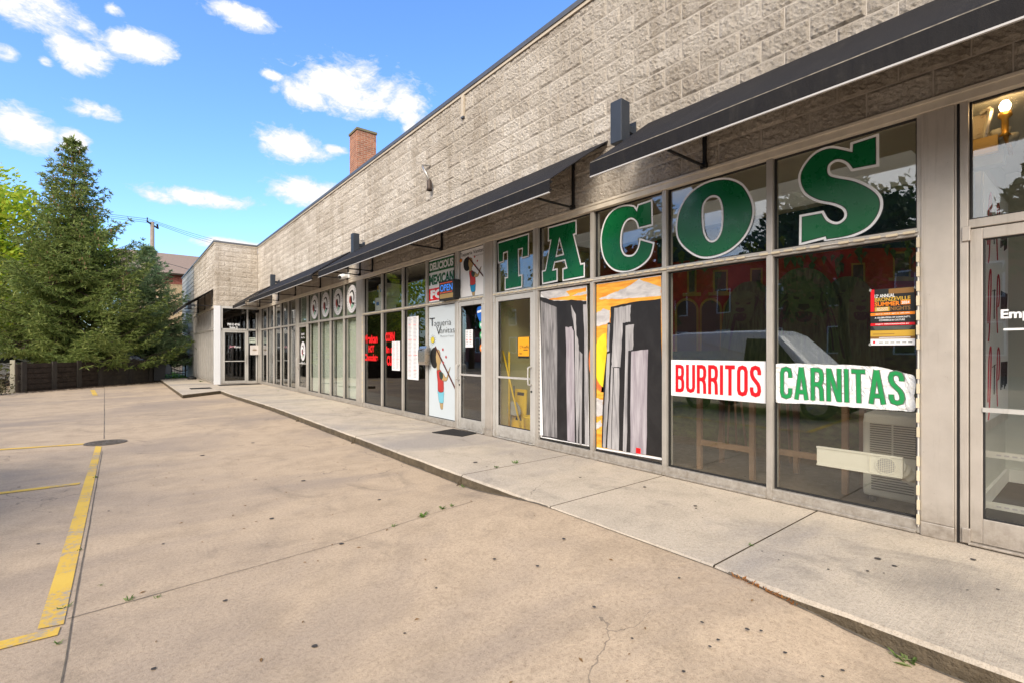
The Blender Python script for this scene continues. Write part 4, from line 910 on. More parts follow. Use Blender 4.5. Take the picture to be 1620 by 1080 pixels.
# painted boy panels
def boy_panel(label, px0, px1, zlo, zhi, big, X):
    uL, uR = fpix(px0, 555, FX+.05)[0], fpix(px1, 555, FX+.05)[0]; H_ = zhi-zlo; Wd = uR-uL
    o = empty('painted_panel', (X, -(uL+uR)/2, zlo), label, 'shop sign'); c = lambda X: (lambda a, b: (X, -(uL+Wd*a), zlo+H_*b))
    mb = MB(); mb.slab([(0, 0), (1, 0), (1, 1), (0, 1)], c(X), c(X-.003)); mb.build('sheet', M['panelblue'] if big else M['paper'], o, recalc=True)
    mb = MB(); XX = [X-.0035]
    def P(pts, mi, sm=True):
        XX[0] -= .0004
        if sm:
            q = catmull(pts, 4); A = Vector((.5, .5)); mb.poly([[(x+(x-cx)*0, y) for (x, y) in q for cx in (0,)]], c(XX[0]), mi)
        else: mb.poly([pts], c(XX[0]), mi)
    def outl(pts, mi, w):                     # filled shape with a dark contour
        q = catmull(pts, 4); qq = [(x*Wd, y*H_) for x, y in q]; off = offset(qq, -w); P([(x/Wd, y/H_) for x, y in off], 0, False); P(q, mi, False)
    # figure in panel fractions: hair, face, shirt, shorts, legs, arm, long brown pipe
    if big: S = lambda x, y: (x, y)
    else: S = lambda x, y: ((x-.02)*.98+.13, (y-.10)*1.52+.03)
    F = lambda L: [S(*p) for p in L]; w = .006
    outl(F([(.42, .172), (.47, .165), (.54, .168), (.545, .12), (.53, .085), (.47, .085), (.44, .12)]), 1, w)
    outl(F([(.37, .25), (.56, .25), (.57, .19), (.55, .142), (.42, .142), (.38, .2)]), 3 if big else 4, w)
    outl(F([(.33, .43), (.46, .425), (.55, .37), (.57, .30), (.555, .24), (.38, .24), (.36, .32)]), 2, w)
    outl(F([(.44, .40), (.55, .40), (.66, .362), (.74, .42), (.80, .455), (.76, .415), (.69, .345), (.6, .335), (.5, .345)]), 1, w)
    outl(F([(.42, .41), (.52, .405), (.55, .375), (.50, .345), (.44, .36)]), 6, w)
    outl(F([(.29, .60), (.42, .60), (.455, .545), (.47, .50), (.43, .475), (.42, .435), (.34, .43), (.31, .50)]), 1, w)
    outl(F([(.10, .56), (.13, .60), (.22, .625), (.31, .615), (.30, .57), (.29, .52), (.33, .47), (.27, .445), (.18, .455), (.12, .49)]), 0, w)
    P(F([(.25, .635), (.29, .64), (.985, .285), (.975, .262)]), 5, False)
    for x, y in ((.55, .61), (.66, .545), (.56, .495)): P(F([(x+.028*math.cos(t*math.pi/5), y+.012*math.sin(t*math.pi/5)) for t in range(10)]), 2)
    outl(F([(.18+.065*math.cos(t*math.pi/6), .695+.026*math.sin(t*math.pi/6)) for t in range(12)]) if big else [(.10+.05*math.cos(t*math.pi/6), .80+.035*math.sin(t*math.pi/6)) for t in range(12)], 7 if big else 8, w)
    if big:
        for t in range(12):
            a_ = t*math.pi/6; ca, sa = math.cos(a_), math.sin(a_)
            P([(.18+.095*ca-.006*sa, .695+.038*sa+.002*ca), (.18+.125*ca, .695+.050*sa), (.18+.095*ca+.006*sa, .695+.038*sa-.002*ca)], 0, False)
    XX[0] -= .001
    if big:
        put_text(mb, 'T', .07, .27, .82, .893, c(XX[0]), 0, -.012); put_text(mb, 'aqueria', .245, .84, .80, .868, c(XX[0]), 0, -.014)
        put_text(mb, 'V', .32, .50, .738, .815, c(XX[0]), 0, -.012); put_text(mb, 'anitas', .47, .96, .752, .797, c(XX[0]), 0, -.014)
        put_text(mb, 'Mexican Food', .47, .92, .718, .732, c(XX[0]), 0, -.014)
    else:
        put_text(mb, 'Taqueria Vanitas', .08, .99, .85, .95, c(XX[0]), 0, .0); put_text(mb, 'Mexican Food', .62, .97, .81, .84, c(XX[0]), 0, -.01)
    mb.build('drawing', [M['black'], M['skin'], M['shirt'], M['shorts'], M['shorts2'], M['stick'], M['darkline'], M['sun'], M['orange']], o)
boy_panel('tall pale blue Taqueria panel with a boy blowing a long pipe', 678, 722.5, SB+.11, T0-.006, True, DX-.001)
boy_panel('upper white panel over the door with the boy and pipe', 726.5, 766.5, T1+.012, HD0-.012, False, DX-.001)
# stickers on the taqueria door
def sticker(label, px, py, r, mi, shape='round', X=FX+.018):
    u, w = fpix(px, py, FX+.02); mb = MB()
    if shape == 'round':
        mb.poly([[(u+r*math.cos(t*math.pi/10), w+r*math.sin(t*math.pi/10)) for t in range(20)]], FP(X), 0); mb.poly([[(u+r*.55*math.cos(t*math.pi/4), w+r*.5*math.sin(t*math.pi/4)) for t in range(8)]], FP(X-.001), 1)
    else:
        mb.poly([catmull([(u, w-r*1.5), (u+r*.8, w-r*.2), (u+r*.75, w+r*1.0), (u+r*.1, w+r*.75), (u-r*.75, w+r*.6), (u-r*.9, w-r*.3)], 4)], FP(X), 0)
        mb.quad((X-.001, -u+r*.8, w-.2*r), (X-.001, -u-r*.6, w-.05*r), (X-.001, -u-r*.6, w+.3*r), (X-.001, -u+r*.8, w+.12*r), 1)
    return tag(mb.build('sticker', [M[mi], M['white'] if mi != 'mint' else M['paper']]), label, 'sticker')
sticker('large blue heart-shaped sticker at the top of the taqueria door', 760.5, 493, .115, 'blue', 'heart'); sticker('round mint green sticker under the blue heart on the door', 762, 514, .07, 'mint'); sticker('round dark green sticker on the door above the orange one', 762.5, 530.5, .065, 'green2'); sticker('round orange sticker, lowest on the taqueria door', 763, 550, .07, 'orange')
# yellow exhibition notice on the next door
a, b = fpix(820, 566, FX+.02), fpix(837, 533, FX+.02)
o = empty('notice', (FX+.018, -a[0], a[1]), 'yellow notice on the glass door beside the broom', 'notice')
X = FX+.017; MB().box(X, X+.002, -b[0], -a[0], a[1]+.03, b[1]).build('sheet', plain('amber_print', (.75, .33, .015), .5), o)
mb = MB(); nc = lambda a_, b_: (X-.001, -(a[0]+(b[0]-a[0])*a_), a[1]+(b[1]-a[1])*b_)
put_text(mb, "O'Keeffe", .14, .98, .48, .62, nc, 0); mb.quad(nc(0, 0), nc(1, 0), nc(1, .10), nc(0, .10), 0); mb.quad(nc(.5, .38), nc(.9, .38), nc(.9, .42), nc(.5, .42), 0); mb.quad(nc(.12, .2), nc(.35, .2), nc(.35, .24), nc(.12, .24), 0)
mb.build('print', M['black'], o)
# the word on the right-hand door
mb = MB(); a, b = fpix(1583.5, 503, FX+.03), fpix(1632, 488, FX+.03)
put_text(mb, 'Emp', a[0], b[0], a[1]-.025, b[1], FP(FX+.016), 0, .035); a = fpix(1588, 523, FX+.03); mb.quad(*[FP(FX+.016)(*p) for p in ((a[0], a[1]), (a[0]+.24, a[1]), (a[0]+.24, a[1]+.014), (a[0], a[1]+.014))])
tag(mb.build('window_lettering', M['white']), 'white lettering Emp over a short rule on the right glass door', 'lettering')
# lettering of the far entrance
def endc(Y): return lambda u, w: (u, Y, w)
mb = MB(); put_text(mb, '700 E 47th', 3.46, 3.92, 2.50, 2.60, endc(EY+.045), 0, .03); put_text(mb, 'Suite D', 3.55, 3.85, 2.385, 2.47, endc(EY+.045), 0, .03)
tag(mb.build('window_lettering', M['white']), 'white address lettering 700 E 47th Suite D over the far door', 'lettering')
pk2 = plain('pink_print', (.75, .35, .42), .5)
mb = MB(); put_text(mb, 'Jerri', 3.52, 3.70, 1.58, 1.70, endc(EY+.02), 1, .01, shear=.25); put_text(mb, 'Rgins', 3.71, 3.94, 1.57, 1.68, endc(EY+.02), 0, .015, shear=.15)
tag(mb.build('window_lettering', [M['white'], pk2]), 'small pink and white script logo on the far entrance door', 'lettering')
o = empty('notice', (4.38, EY+.045, 1.9), 'pale green notice on the side light above the white mailbox', 'notice')
MB().box(4.26, 4.52, EY+.042, EY+.046, 1.80, 2.02).build('sheet', plain('pale_green_paper', (.50, .55, .48), .6), o); mb = MB()
for k in range(2): mb.quad((4.29, EY+.0405, 1.86+.08*k), (4.49, EY+.0405, 1.86+.08*k), (4.49, EY+.0405, 1.895+.08*k), (4.29, EY+.0405, 1.895+.08*k))
mb.build('print', M['grey'], o)
# round logo stickers over the blinds (one built, three copies)
def roundel(u, w, r, label, X=DX):
    o = empty('round_sticker', (X, -u, w), label, 'sticker', 'round logo stickers over the blinds')
    mb = MB(); c = FP(X-.001); D = lambda r_, X_: [(u+r_*math.cos(t*math.pi/18), w+r_*math.sin(t*math.pi/18)) for t in range(36)]
    mb.poly([D(r, X)], FP(X-.0005), 0)
    for rr, m_ in ((.965, 1), (.70, 1)):
        for k in range(36):
            a, b = k*math.pi/18, (k+1)*math.pi/18; mb.quad(*[FP(X-.0012)(u+q*math.cos(t), w+q*math.sin(t)) for q, t in ((rr*r, a), (rr*r+.006, a), (rr*r+.006, b), (rr*r, b))], 1)
    for k in range(26):                            # ring of tiny marks standing for the round lettering
        if k in (12, 13, 25): continue
        a = k*2*math.pi/26; mb.quad(*[FP(X-.0014)(u+q*math.cos(a+t), w+q*math.sin(a+t)) for q, t in ((.77*r, -.045), (.90*r, -.04), (.90*r, .04), (.77*r, .045))], 5)
    S = lambda L: [(u+r*x, w+r*y) for x, y in L]
    mb.poly([catmull(S([(-.35, .48), (-.1, .60), (.22, .60), (.45, .35), (.50, .0), (.38, -.18), (.30, -.1), (.32, .15), (.2, .38), (-.02, .50), (-.3, .40)]), 3)], FP(X-.0016), 2)
    mb.poly([catmull(S([(-.45, .12), (-.30, .22), (-.1, .0), (-.08, -.3), (-.2, -.58), (-.32, -.35), (-.5, -.2)]), 3)], FP(X-.0018), 3)
    mb.poly([catmull(S([(-.22, .20), (-.08, .22), (.08, .0), (.1, -.25), (.5, -.3), (.42, -.45), (.1, -.42), (-.12, -.2), (-.25, .0)]), 3)], FP(X-.0020), 2)
    mb.poly([catmull(S([(-.05, -.42), (.2, -.40), (.38, -.5), (.15, -.62), (-.02, -.72), (-.12, -.62)]), 3)], FP(X-.0022), 4)
    mb.build('print', [M['paper'], M['ink'], M['black'], plain('brick_red_print', (.30, .035, .025), .5), plain('sage_print', (.22, .45, .32), .5), M['ink']], o); return o
r0 = roundel(-15.42, 2.79, .36, 'round logo sticker over the leftmost blind, beside the plain frosted pane')
for y, l in ((14.40, 'second round logo sticker from the left over the blinds'), (13.36, 'third round logo sticker from the left over the blinds'), (12.34, 'largest round logo sticker, next to the pillar by the red lettering')):
    c_ = copy_tree(r0); c_.location = (DX, y, 2.79); c_['label'] = l
# door roundel of the same shop, smaller
r1 = copy_tree(r0); r1.location = (FX+.022, 16.53, 1.46); r1.scale = (1, .72, .85); r1['label'] = 'round logo sticker on the glass door left of the blinds'; del r1['group']
mb = MB(); put_text(mb, 'SUITE', -16.72, -16.38, 1.96, 2.03, FP(FX+.024), 0, .02); put_text(mb, 'Mon - Sat', -16.74, -16.36, 1.86, 1.92, FP(FX+.024), 0, .02); put_text(mb, 'Suite C', -16.76, -16.34, 1.05-.0, 1.12, FP(FX+.024), 0, .02)
tag(mb.build('window_lettering', M['paper']), 'small white lettering above and below the door roundel', 'lettering')
# ================================================================== BEHIND THE GLASS
for i, (y0, y1) in enumerate([(11.94, 12.78), (12.86, 13.84), (13.92, 14.86), (14.94, 15.94)]):
    o = empty('vertical_blind', (4.8, (y0+y1)/2, SB+.1), ['vertical blind beside the pillar by the red lettering', 'vertical blind, second from the pillar by the red lettering', 'vertical blind, third from the pillar by the red lettering', 'vertical blind next to the door with the round sticker'][i], 'blind', 'vertical blinds')
    mb = MB(); y = y0; k = 0
    while y < y1-.06:
        t = .35+.25*mnoise.noise(Vector((y*5, i, 0))); z0 = SB+.11; w = .095
        mb.quad((4.79, y, z0), (4.79-w*math.sin(t)*.6, y+w*math.cos(t), z0), (4.79-w*math.sin(t)*.6, y+w*math.cos(t), T0), (4.79, y, T0)); y += .078+.012*mnoise.noise(Vector((y*9, 3, i)))
    mb.build('slats', M['blind'], o); MB().box(4.77, 4.81, y0, y1, T0+.001, T0+.04).build('head_rail', M['alu_pale'], o)
mb = MB(); mb.box(4.70, 4.71, 11.93, 15.98, T1+.005, HD0-.005); mb.box(4.70, 4.71, 16.08, 16.99, T1+.005, HD0-.005); tag(mb.build('frosted_panel', M['film']), 'grey green frosted panel behind the round logo stickers', 'panel')
# boxes stacked behind the upper left window of the menu room
for k, (y, z, s, lab) in enumerate([(11.1, 2.42, .34, 'white carton at the bottom of the stack behind the upper window'), (11.12, 2.75, .36, 'large white carton with blue print behind the upper window'), (11.32, 2.62, .28, 'narrow white carton at the back of the stack')]):
    o = empty('carton', (4.95, y, z), lab, 'carton'); mb = MB(); mb.box(4.82+.1*k, 5.2+.1*k, y-s/2, y+s/2, z, z+s*.9, 0); mb.quad(*[(4.818+.1*k, y+dy, z+dz) for dy, dz in ((.1, .12), (-.05, .12), (-.05, .2), (.1, .2))], 1); mb.build('box', [M['paper'], M['blue']], o)
o = empty('carton', (4.95, 11.3, 2.95), 'yellow and blue carton on top of the stack', 'carton'); mb = MB(); mb.box(4.95, 5.3, 11.12, 11.46, 2.95, 3.05, 0); mb.box(4.95, 5.3, 11.12, 11.46, 2.90, 2.949, 1); mb.build('box', [M['yellowplastic'], M['blue']], o)
sh = empty('shelf', (4.95, 11.2, 2.4), 'wooden shelf carrying cartons behind the upper window', 'shelf'); MB().box(4.78, 5.4, 10.5, 11.6, 2.385, 2.415).build('board', M['wood'], sh)
# tables and stools in the taqueria
def table(x, y, label, w=.7, d=.6, h=.98):
    o = empty('bar_table', (x, y, WALK), label, 'table', 'wooden frame tables in the taqueria'); z = WALK
    MB().box(x-d/2, x+d/2, y-w/2, y+w/2, z+h-.04, z+h).build('tabletop', M['wood'], o, bevel=.005)
    for sx in (-1, 1):
        for sy in (-1, 1): MB().box(x+sx*(d/2-.05)-.025, x+sx*(d/2-.05)+.025, y+sy*(w/2-.05)-.025, y+sy*(w/2-.05)+.025, z, z+h-.041).build('leg', M['wood'], o)
    mb = MB(); mb.box(x-d/2+.03, x-d/2+.07, y-w/2+.076, y+w/2-.076, z+.28, z+.34); mb.box(x-d/2+.03, x-d/2+.07, y-w/2+.076, y+w/2-.076, z+h-.13, z+h-.041); mb.build('stretcher', M['wood'], o)
table(5.45, 2.72, 'dark wooden frame table behind the BURRITOS banner'); table(5.6, 1.93, 'wooden frame table behind the CARNITAS banner', .72)
def stool(x, y, label):
    o = empty('bar_stool', (x, y, WALK), label, 'stool', 'stools in the taqueria'); z = WALK
    MB().lathe((x, y, z+.72), [(.15, 0), (.17, .02), (.165, .04), (.1, .05)], 16).build('seat', M['wood'], o, smooth=True)
    for k in range(4):
        a = math.pi/4+k*math.pi/2; MB().tube([(x+.11*math.cos(a), y+.11*math.sin(a), z+.72), (x+.19*math.cos(a), y+.19*math.sin(a), z)], .016, 6).build('leg', M['wood'], o)
stool(6.4, 2.6, 'wooden stool behind the frame table in the BURRITOS window'); stool(6.6, 3.35, 'wooden stool at the left edge of the BURRITOS window')
# portable air conditioner with its hose and window panel
ac = empty('air_conditioner', (5.42, 1.22, WALK), 'cream portable air conditioner on castors behind the CARNITAS window', 'air conditioner'); z = WALK
mb = MB(); pr = [(-.19, .06), (-.2, .12), (-.2, .72), (-.17, .79), (.15, .80), (.2, .75), (.2, .07)]
mb.slab(pr, lambda a, b: (5.42+a, 1.0, z+b), lambda a, b: (5.42+a, 1.45, z+b)); mb.build('body', M['plastic_cream'], ac, bevel=.025, recalc=True)
mb = MB()
for k in range(14): mb.box(5.212, 5.218, 1.06, 1.22, z+.44+.02*k, z+.45+.02*k); mb.box(5.212, 5.218, 1.235, 1.39, z+.44+.02*k, z+.45+.02*k)
for k in range(7): mb.box(5.212, 5.218, 1.08, 1.38, z+.13+.022*k, z+.14+.022*k)
mb.build('grille', plain('shadow_grey_plastic', (.16, .145, .12), .6), ac)
for dx in (-.13, .13):
    for dy in (-.16, .16): MB().lathe((5.42+dx, 1.225+dy, z), [(.02, 0), (.028, .03), (.02, .062)], 10).build('castor', M['black'], ac)
ribs = [(5.18-.06*math.sin(t*.26), 1.15-.05*t/6, z+.36+.0*t) for t in range(13)]; pts = catmull([(5.25, 1.0, z+.42), (5.12, .99, z+.34), (4.98, 1.02, z+.33), (4.86, 1.12, z+.42), (4.80, 1.14, z+.45)], 8, False)
MB().tube(pts, [.062+.008*(i % 2) for i in range(len(pts))], 14).build('hose', M['hose'], ac, smooth=False)
vp = empty('vent_panel', (4.75, 1.35, z+.45), 'long white window vent panel with a round fan grille', 'vent panel')
MB().box(4.735, 4.765, 1.05, 1.65, .475, .635).build('panel', M['plastic_cream'], vp, bevel=.004); mb = MB(); mb.box(4.728, 4.734, 1.05, 1.65, .622, .637); mb.box(4.728, 4.734, 1.05, 1.65, .473, .485); mb.box(4.728, 4.734, 1.265, 1.272, .486, .621); mb.build('rim', M['plastic_cream'], vp)
mb = MB(); cy, cz = 1.155, .555; mb.poly([[(cy+.066*math.cos(t*math.pi/12), cz+.066*math.sin(t*math.pi/12)) for t in range(24)]], lambda a, b: (4.733, a, b), 0)
for k in range(24):
    a, b = k*math.pi/12, (k+1)*math.pi/12; mb.quad(*[(4.726, cy+r*math.cos(t), cz+r*math.sin(t)) for r, t in ((.062, a), (.072, a), (.072, b), (.062, b))], 1)
for k in range(-4, 5):
    h = math.sqrt(max(0, .062**2-(k*.014)**2)); mb.box(4.727, 4.730, cy+k*.014-.002, cy+k*.014+.002, cz-h, cz+h, 1); mb.box(4.7265, 4.7295, cy-h, cy+h, cz+k*.014-.002, cz+k*.014+.002, 1)
mb.build('fan_grille', [M['ink'], M['plastic_cream']], vp)
# cleaning things behind the T door
o = empty('wet_floor_sign', (4.97, 6.04, WALK), 'yellow wet floor sign behind the glass T door', 'floor sign'); z = WALK
mb = MB(); mb.slab([(5.86, z), (6.22, z), (6.19, z+.74), (5.90, z+.74)], lambda y, w: (4.97+.10*(w-z), y, w), lambda y, w: (4.99+.10*(w-z), y, w)); mb.build('board', M['yellowplastic'], o, recalc=True)
mb = MB(); mb.quad(*[(4.967+.10*w, y, z+w) for y, w in ((5.95, .64), (6.12, .64), (6.12, .69), (5.95, .69))]); mb.poly([[(6.04+.09*math.cos(t), .3+.11*math.sin(t)) for t in (math.pi/2, math.pi*7/6, math.pi*11/6)]], lambda y, w: (4.965+.10*w, y, z+w)); mb.build('print', M['black'], o)
o = empty('mop_bucket', (5.0, 5.66, WALK), 'yellow mop bucket behind the T door', 'bucket'); MB().lathe((5.0, 5.66, z+.03), [(.12, 0), (.15, .02), (.17, .30), (.185, .32), (.16, .32), (.14, .06)], 16).build('body', M['yellowplastic'], o, smooth=True)
for k in range(3): MB().lathe((5.0+.09*math.cos(k*2.1), 5.66+.09*math.sin(k*2.1), z), [(.02, 0), (.02, .035)], 8).build('castor', M['black'], o)
def stickthing(name, label, p, q, head, hm):
    o = empty(name, p, label, name); MB().tube([p, q], .015, 8).build('handle', M['yellowplastic'], o, smooth=True); MB().box(*head).build('head', hm, o, bevel=.01); return o
stickthing('broom', 'broom with a leaning yellow handle and yellow bristles', (4.83, 5.78, z+.14), (4.80, 6.20, z+1.36), (4.79, 4.87, 5.64, 5.90, z, z+.13), M['yellowplastic'])
stickthing('mop', 'upright yellow mop handle with an orange head', (4.88, 6.14, z+.12), (4.85, 6.10, z+1.34), (4.83, 4.94, 6.04, 6.25, z, z+.12), M['orange'])
o = empty('dustpan', (4.9, 6.05, z+.4), 'grey dustpan hanging in front of the yellow sign', 'dustpan'); mb = MB(); mb.slab(catmull([(5.92, z+.34), (6.2, z+.34), (6.2, z+.44), (6.13, z+.54), (6.0, z+.54), (5.92, z+.46)], 3), lambda y, w: (4.905, y, w), lambda y, w: (4.925, y, w)); mb.build('pan', plain('grey_plastic', (.30, .30, .28), .5), o, recalc=True); MB().tube([(4.915, 6.06, z+.54), (4.915, 6.06, z+.8)], .012, 8).build('handle', M['grey'], o)
o = empty('picture', (9.2, 5.2, 1.9), 'dark framed picture hung high on the wall behind the T door', 'picture'); MB().box(5.9, 6.75, 6.22, 6.275, 1.75, 2.7).build('frame', M['black'], o); MB().box(5.97, 6.68, 6.21, 6.219, 1.82, 2.63).build('print', M['green_mural'], o)
# right-hand room: framed board with scribbles, shelf rails, lit sconce and tangled fittings
o = empty('notice_board', (6.2, .72, 1.7), 'framed whiteboard with red and black scribbles behind the right door', 'board')
MB().box(5.45, 7.02, .70, .738, .78, 3.02).build('frame', M['alu'], o, bevel=.004); MB().box(5.53, 6.94, .694, .699, .87, 2.93).build('board', M['paper'], o)
mb = MB(); rd = plain('marker_red', (.40, .03, .05), .6)
for j in range(3):
    zb = .98+.66*j
    mb.tube(catmull([(5.70, .69, zb+.05), (5.75, .69, zb+.40), (5.84, .69, zb+.52), (5.86, .69, zb+.40), (5.78, .69, zb+.02), (5.72, .69, zb-.10)], 5, False), .0042, 4, 0)
    mb.tube(catmull([(6.22, .69, zb-.02), (6.18, .69, zb+.2), (6.24, .69, zb+.5), (6.34, .69, zb+.45), (6.30, .69, zb+.25), (6.24, .69, zb+.22)], 5, False), .0042, 4, 0)
    for k in range(6): x = 6.42+.075*k; mb.tube([(x, .69, zb+.12+.02*(k % 3)), (x+.03, .69, zb+.38)], .0035, 4, 1)
    mb.tube([(5.93, .69, zb+.34), (6.12, .69, zb+.36)], .0035, 4, 1); mb.tube([(6.03, .69, zb+.10), (6.04, .69, zb+.36)], .0035, 4, 1)
mb.build('scribble', [rd, M['black']], o)
for z_, l in ((.60, 'upper white perforated shelf rail behind the right door'), (.235, 'lower white perforated shelf rail behind the right door')):
    o = empty('shelf_rail', (4.86, .1, z_+.11), l, 'shelf rail'); X = 4.86; MB().box(X, X+.03, -.35, .60, z_+.10, z_+.145).build('rail', M['alu_pale'], o)
    mb = MB()
    for k in range(22): mb.box(X-.002, X-.001, .52-.04*k, .545-.04*k, z_+.117, z_+.128)
    mb.build('slot', M['ink'], o)
p = at(1590, 167, 4.95)
o = empty('wall_sconce', (4.95, p[1], p[2]), 'brass sconce with a lit warm bulb in the right-hand room', 'sconce')
MB().lathe((4.95, p[1], p[2]-.05), [(.014, -.0), (.028, .025), (.032, .05), (.018, .08)], 14).build('bulb', M['bulb'], o, smooth=True)
MB().lathe((4.95, p[1], p[2]-.22), [(.035, 0), (.02, .02), (.02, .12), (.04, .14), (.035, .17)], 12).build('stem', plain('brass', (.45, .26, .06), .35, .8), o, smooth=True)
MB().tube(catmull([(4.95, p[1], p[2]-.2), (4.97, p[1]-.02, p[2]-.30), (5.05, p[1]-.02, p[2]-.33)], 4, False), .016, 8).build('arm', plain('brass_arm', (.36, .2, .05), .4, .8), o)
ld = bpy.data.lights.new('bulb_light', 'POINT'); ld.energy = 1.0; ld.color = (1, .62, .28); ld.shadow_soft_size = .05; lo = bpy.data.objects.new('bulb_light', ld); COL.objects.link(lo); lo.location = (4.88, p[1]-.02, p[2]-.02)
o = empty('ceiling_spotlights', at(1570, 220, 5.0), 'tangled spotlights and a junction box under the ceiling of the right room', 'spotlight')
def P5(x, y, X=5.0): return Vector(at(x, y, X))
a = P5(1546, 205); mb = MB(); mb.box(a.x, a.x+.1, a.y-.05, a.y+.05, a.z-.15, a.z+.1); mb.build('junction_box', M['steel'], o); a = P5(1545, 208)
MB().box(a.x-.06, a.x-.01, a.y-.12, a.y+.02, a.z-.2, a.z-.08).build('carton_label', plain('tan_box', (.50, .34, .13), .6), o)
a, b = P5(1553, 180), P5(1556, 228); MB().tube(catmull([tuple(a), tuple(a+Vector((-.03, -.05, .0))), tuple(b+Vector((-.02, -.02, .1))), tuple(b)], 5, False), .018, 8).build('conduit', M['steel'], o)
a = P5(1558, 240); MB().box(a.x, a.x+.12, a.y-.10, a.y+.08, a.z-.11, a.z+.12).build('mount_plate', plain('grey_plate', (.40, .39, .35), .5), o, bevel=.01)
for (x, y) in ((1578, 213), (1590, 222)):
    a = P5(x, y); mb = MB(); mb.tube([a+Vector((.02, .03, .03)), a, a+Vector((-.01, -.05, -.02))], [.02, .045, .055], 16); mb.build('lamp_head', plain('grey_lamp_shade', (.35, .35, .32), .5), o, smooth=True)

# ================================================================== SMALL THINGS ON THE GROUND
def mat_(label, P, z=WALK):
    mb = MB(); mb.slab(P, lambda x, y: (x, y, z+.002), lambda x, y: (x, y, z+.014)); return tag(mb.build('door_mat', M['rubber'], recalc=True), label, 'door mat', None)
mat_('dark rubber door mat in front of the taqueria door', [(4.03, 7.12), (4.22, 6.50), (4.56, 6.60), (4.50, 7.22)])
mat_('thin black mat in front of the far entrance door', [(3.05, 22.0), (4.55, 22.0), (4.55, 22.6), (3.05, 22.6)]); mat_('small black mat on the pavement of the far wing', [(1.98, 20.6), (2.62, 20.6), (2.62, 21.2), (1.98, 21.2)])
o = empty('manhole_cover', (-.17, 10.12, 0), 'round iron manhole cover in the lot at the end of the yellow line', 'manhole cover')
MB().lathe((-.17, 10.12, .0), [(.27, -.01), (.27, .012), (.235, .012), (.23, .004)], 36).build('ring', M['iron'], o)
mb = MB(); mb.lathe((-.17, 10.12, 0), [(.225, -.01), (.225, .010)], 36)
for r in (.06, .12, .18): 
    for k in range(24):
        if k % 3 == 2: continue
        a, b = k*math.pi/12, (k+1)*math.pi/12; mb.add([(-.17+q*math.cos(t), 10.12+q*math.sin(t), h) for h in (.0105, .016) for q, t in ((r, a), (r+.03, a), (r+.03, b), (r, b))], [(4, 5, 6, 7), (0, 1, 5, 4), (1, 2, 6, 5), (2, 3, 7, 6), (3, 0, 4, 7)])
mb.build('cover', M['iron'], o)
def tuft(mb, x, y, z, n, h, spread, mi=0, flat=.3):
    for k in range(n):
        a = random.uniform(0, 2*math.pi); l = h*random.uniform(.5, 1.2); r = random.uniform(0, spread); px, py = x+r*math.cos(a*1.7), y+r*math.sin(a*1.7)
        d = Vector((math.cos(a), math.sin(a), random.uniform(flat, 1.2))).normalized()*l; s = Vector((-d.y, d.x, 0)); s = s.normalized()*l*.10 if s.length > 1e-6 else Vector((l*.1, 0, 0)); p = Vector((px, py, z))
        mb.add([p-s*.5, p+s*.5, p+d*.55+s, p+d+Vector((0, 0, -l*.15)), p+d*.55-s], [(0, 1, 2, 3, 4)], mi)
mb = MB()
def pix_g(x, y, z=0.): return gnd(x, y, z)
for x, y, n, h, sp in [(735, 770, 10, .04, .05), (700, 810, 16, .05, .02), (672, 818, 12, .05, .02), (715, 806, 12, .04, .02), (205, 948, 18, .03, .03), (250, 944, 12, .025, .02), (102, 962, 14, .035, .03), (92, 1018, 10, .03, .02), (160, 925, 8, .025, .02), (153, 755, 8, .04, .03), (128, 870, 6, .03, .02), (624, 835, 10, .03, .02), (670, 822, 20, .05, .03), (1130, 830, 0, .02, .02)]:
    p = gnd(x, y); tuft(mb, p[0], p[1], lot_z(p[0], p[1])+.002, n, h, sp)
for x, y, n, h, sp in [(785, 739, 16, .045, .03), (816, 732, 22, .05, .03), (1190, 863, 14, .03, .02), (1281, 802, 8, .03, .02), (578, 643, 14, .07, .03), (318, 603, 18, .12, .05), (440, 618, 8, .05, .03)]:
    p = gnd(x, y, WALK); tuft(mb, p[0], p[1], WALK+.002, n, h, sp)
tag(mb.build('weeds', M['grass']), 'small green weeds growing in the concrete joints', 'weeds', kind='stuff')
mb = MB()
for k in range(30): t = k/29; p = Vector((2.895-.02*random.random(), 1.45-.34*t, 0)); tuft(mb, p.x, p.y, lot_z(p.x, p.y)+.008, 3, .032, .012, flat=.1)
tag(mb.build('dead_grass', M['strawgrass']), 'orange dead grass along the kerb where the lot drops', 'grass tuft')
mb = MB(); p = gnd(1437, 1043); tuft(mb, 2.88, p[1], .0, 26, .075, .05, flat=.15); tag(mb.build('weed_plant', leaf_mat('weed_leaf', (.06, .10, .02), (.14, .2, .05), (.30, .34, .14))), 'leafy green weed at the foot of the kerb, bottom right', 'weed')
mb = MB(); C5 = [(70, 381, 8), (173, 581, 12), (376, 612, 10), (438, 619, 9), (245, 660, 9), (208, 690, 9), (546, 718, 9), (805, 798, 12), (90, 803, 15), (715, 825, 7), (410, 485, 3), (443, 261, 6), (538, 280, 6), (517, 300, 6), (740, 343, 9), (963, 295, 12), (1038, 327, 10), (917, 350, 8), (1391, 298, 10), (1366, 436, 9), (1503, 433, 10), (145, 68, 7), (232, 37, 6), (174, 110, 4), (990, 360, 4), (535, 95, 4)]
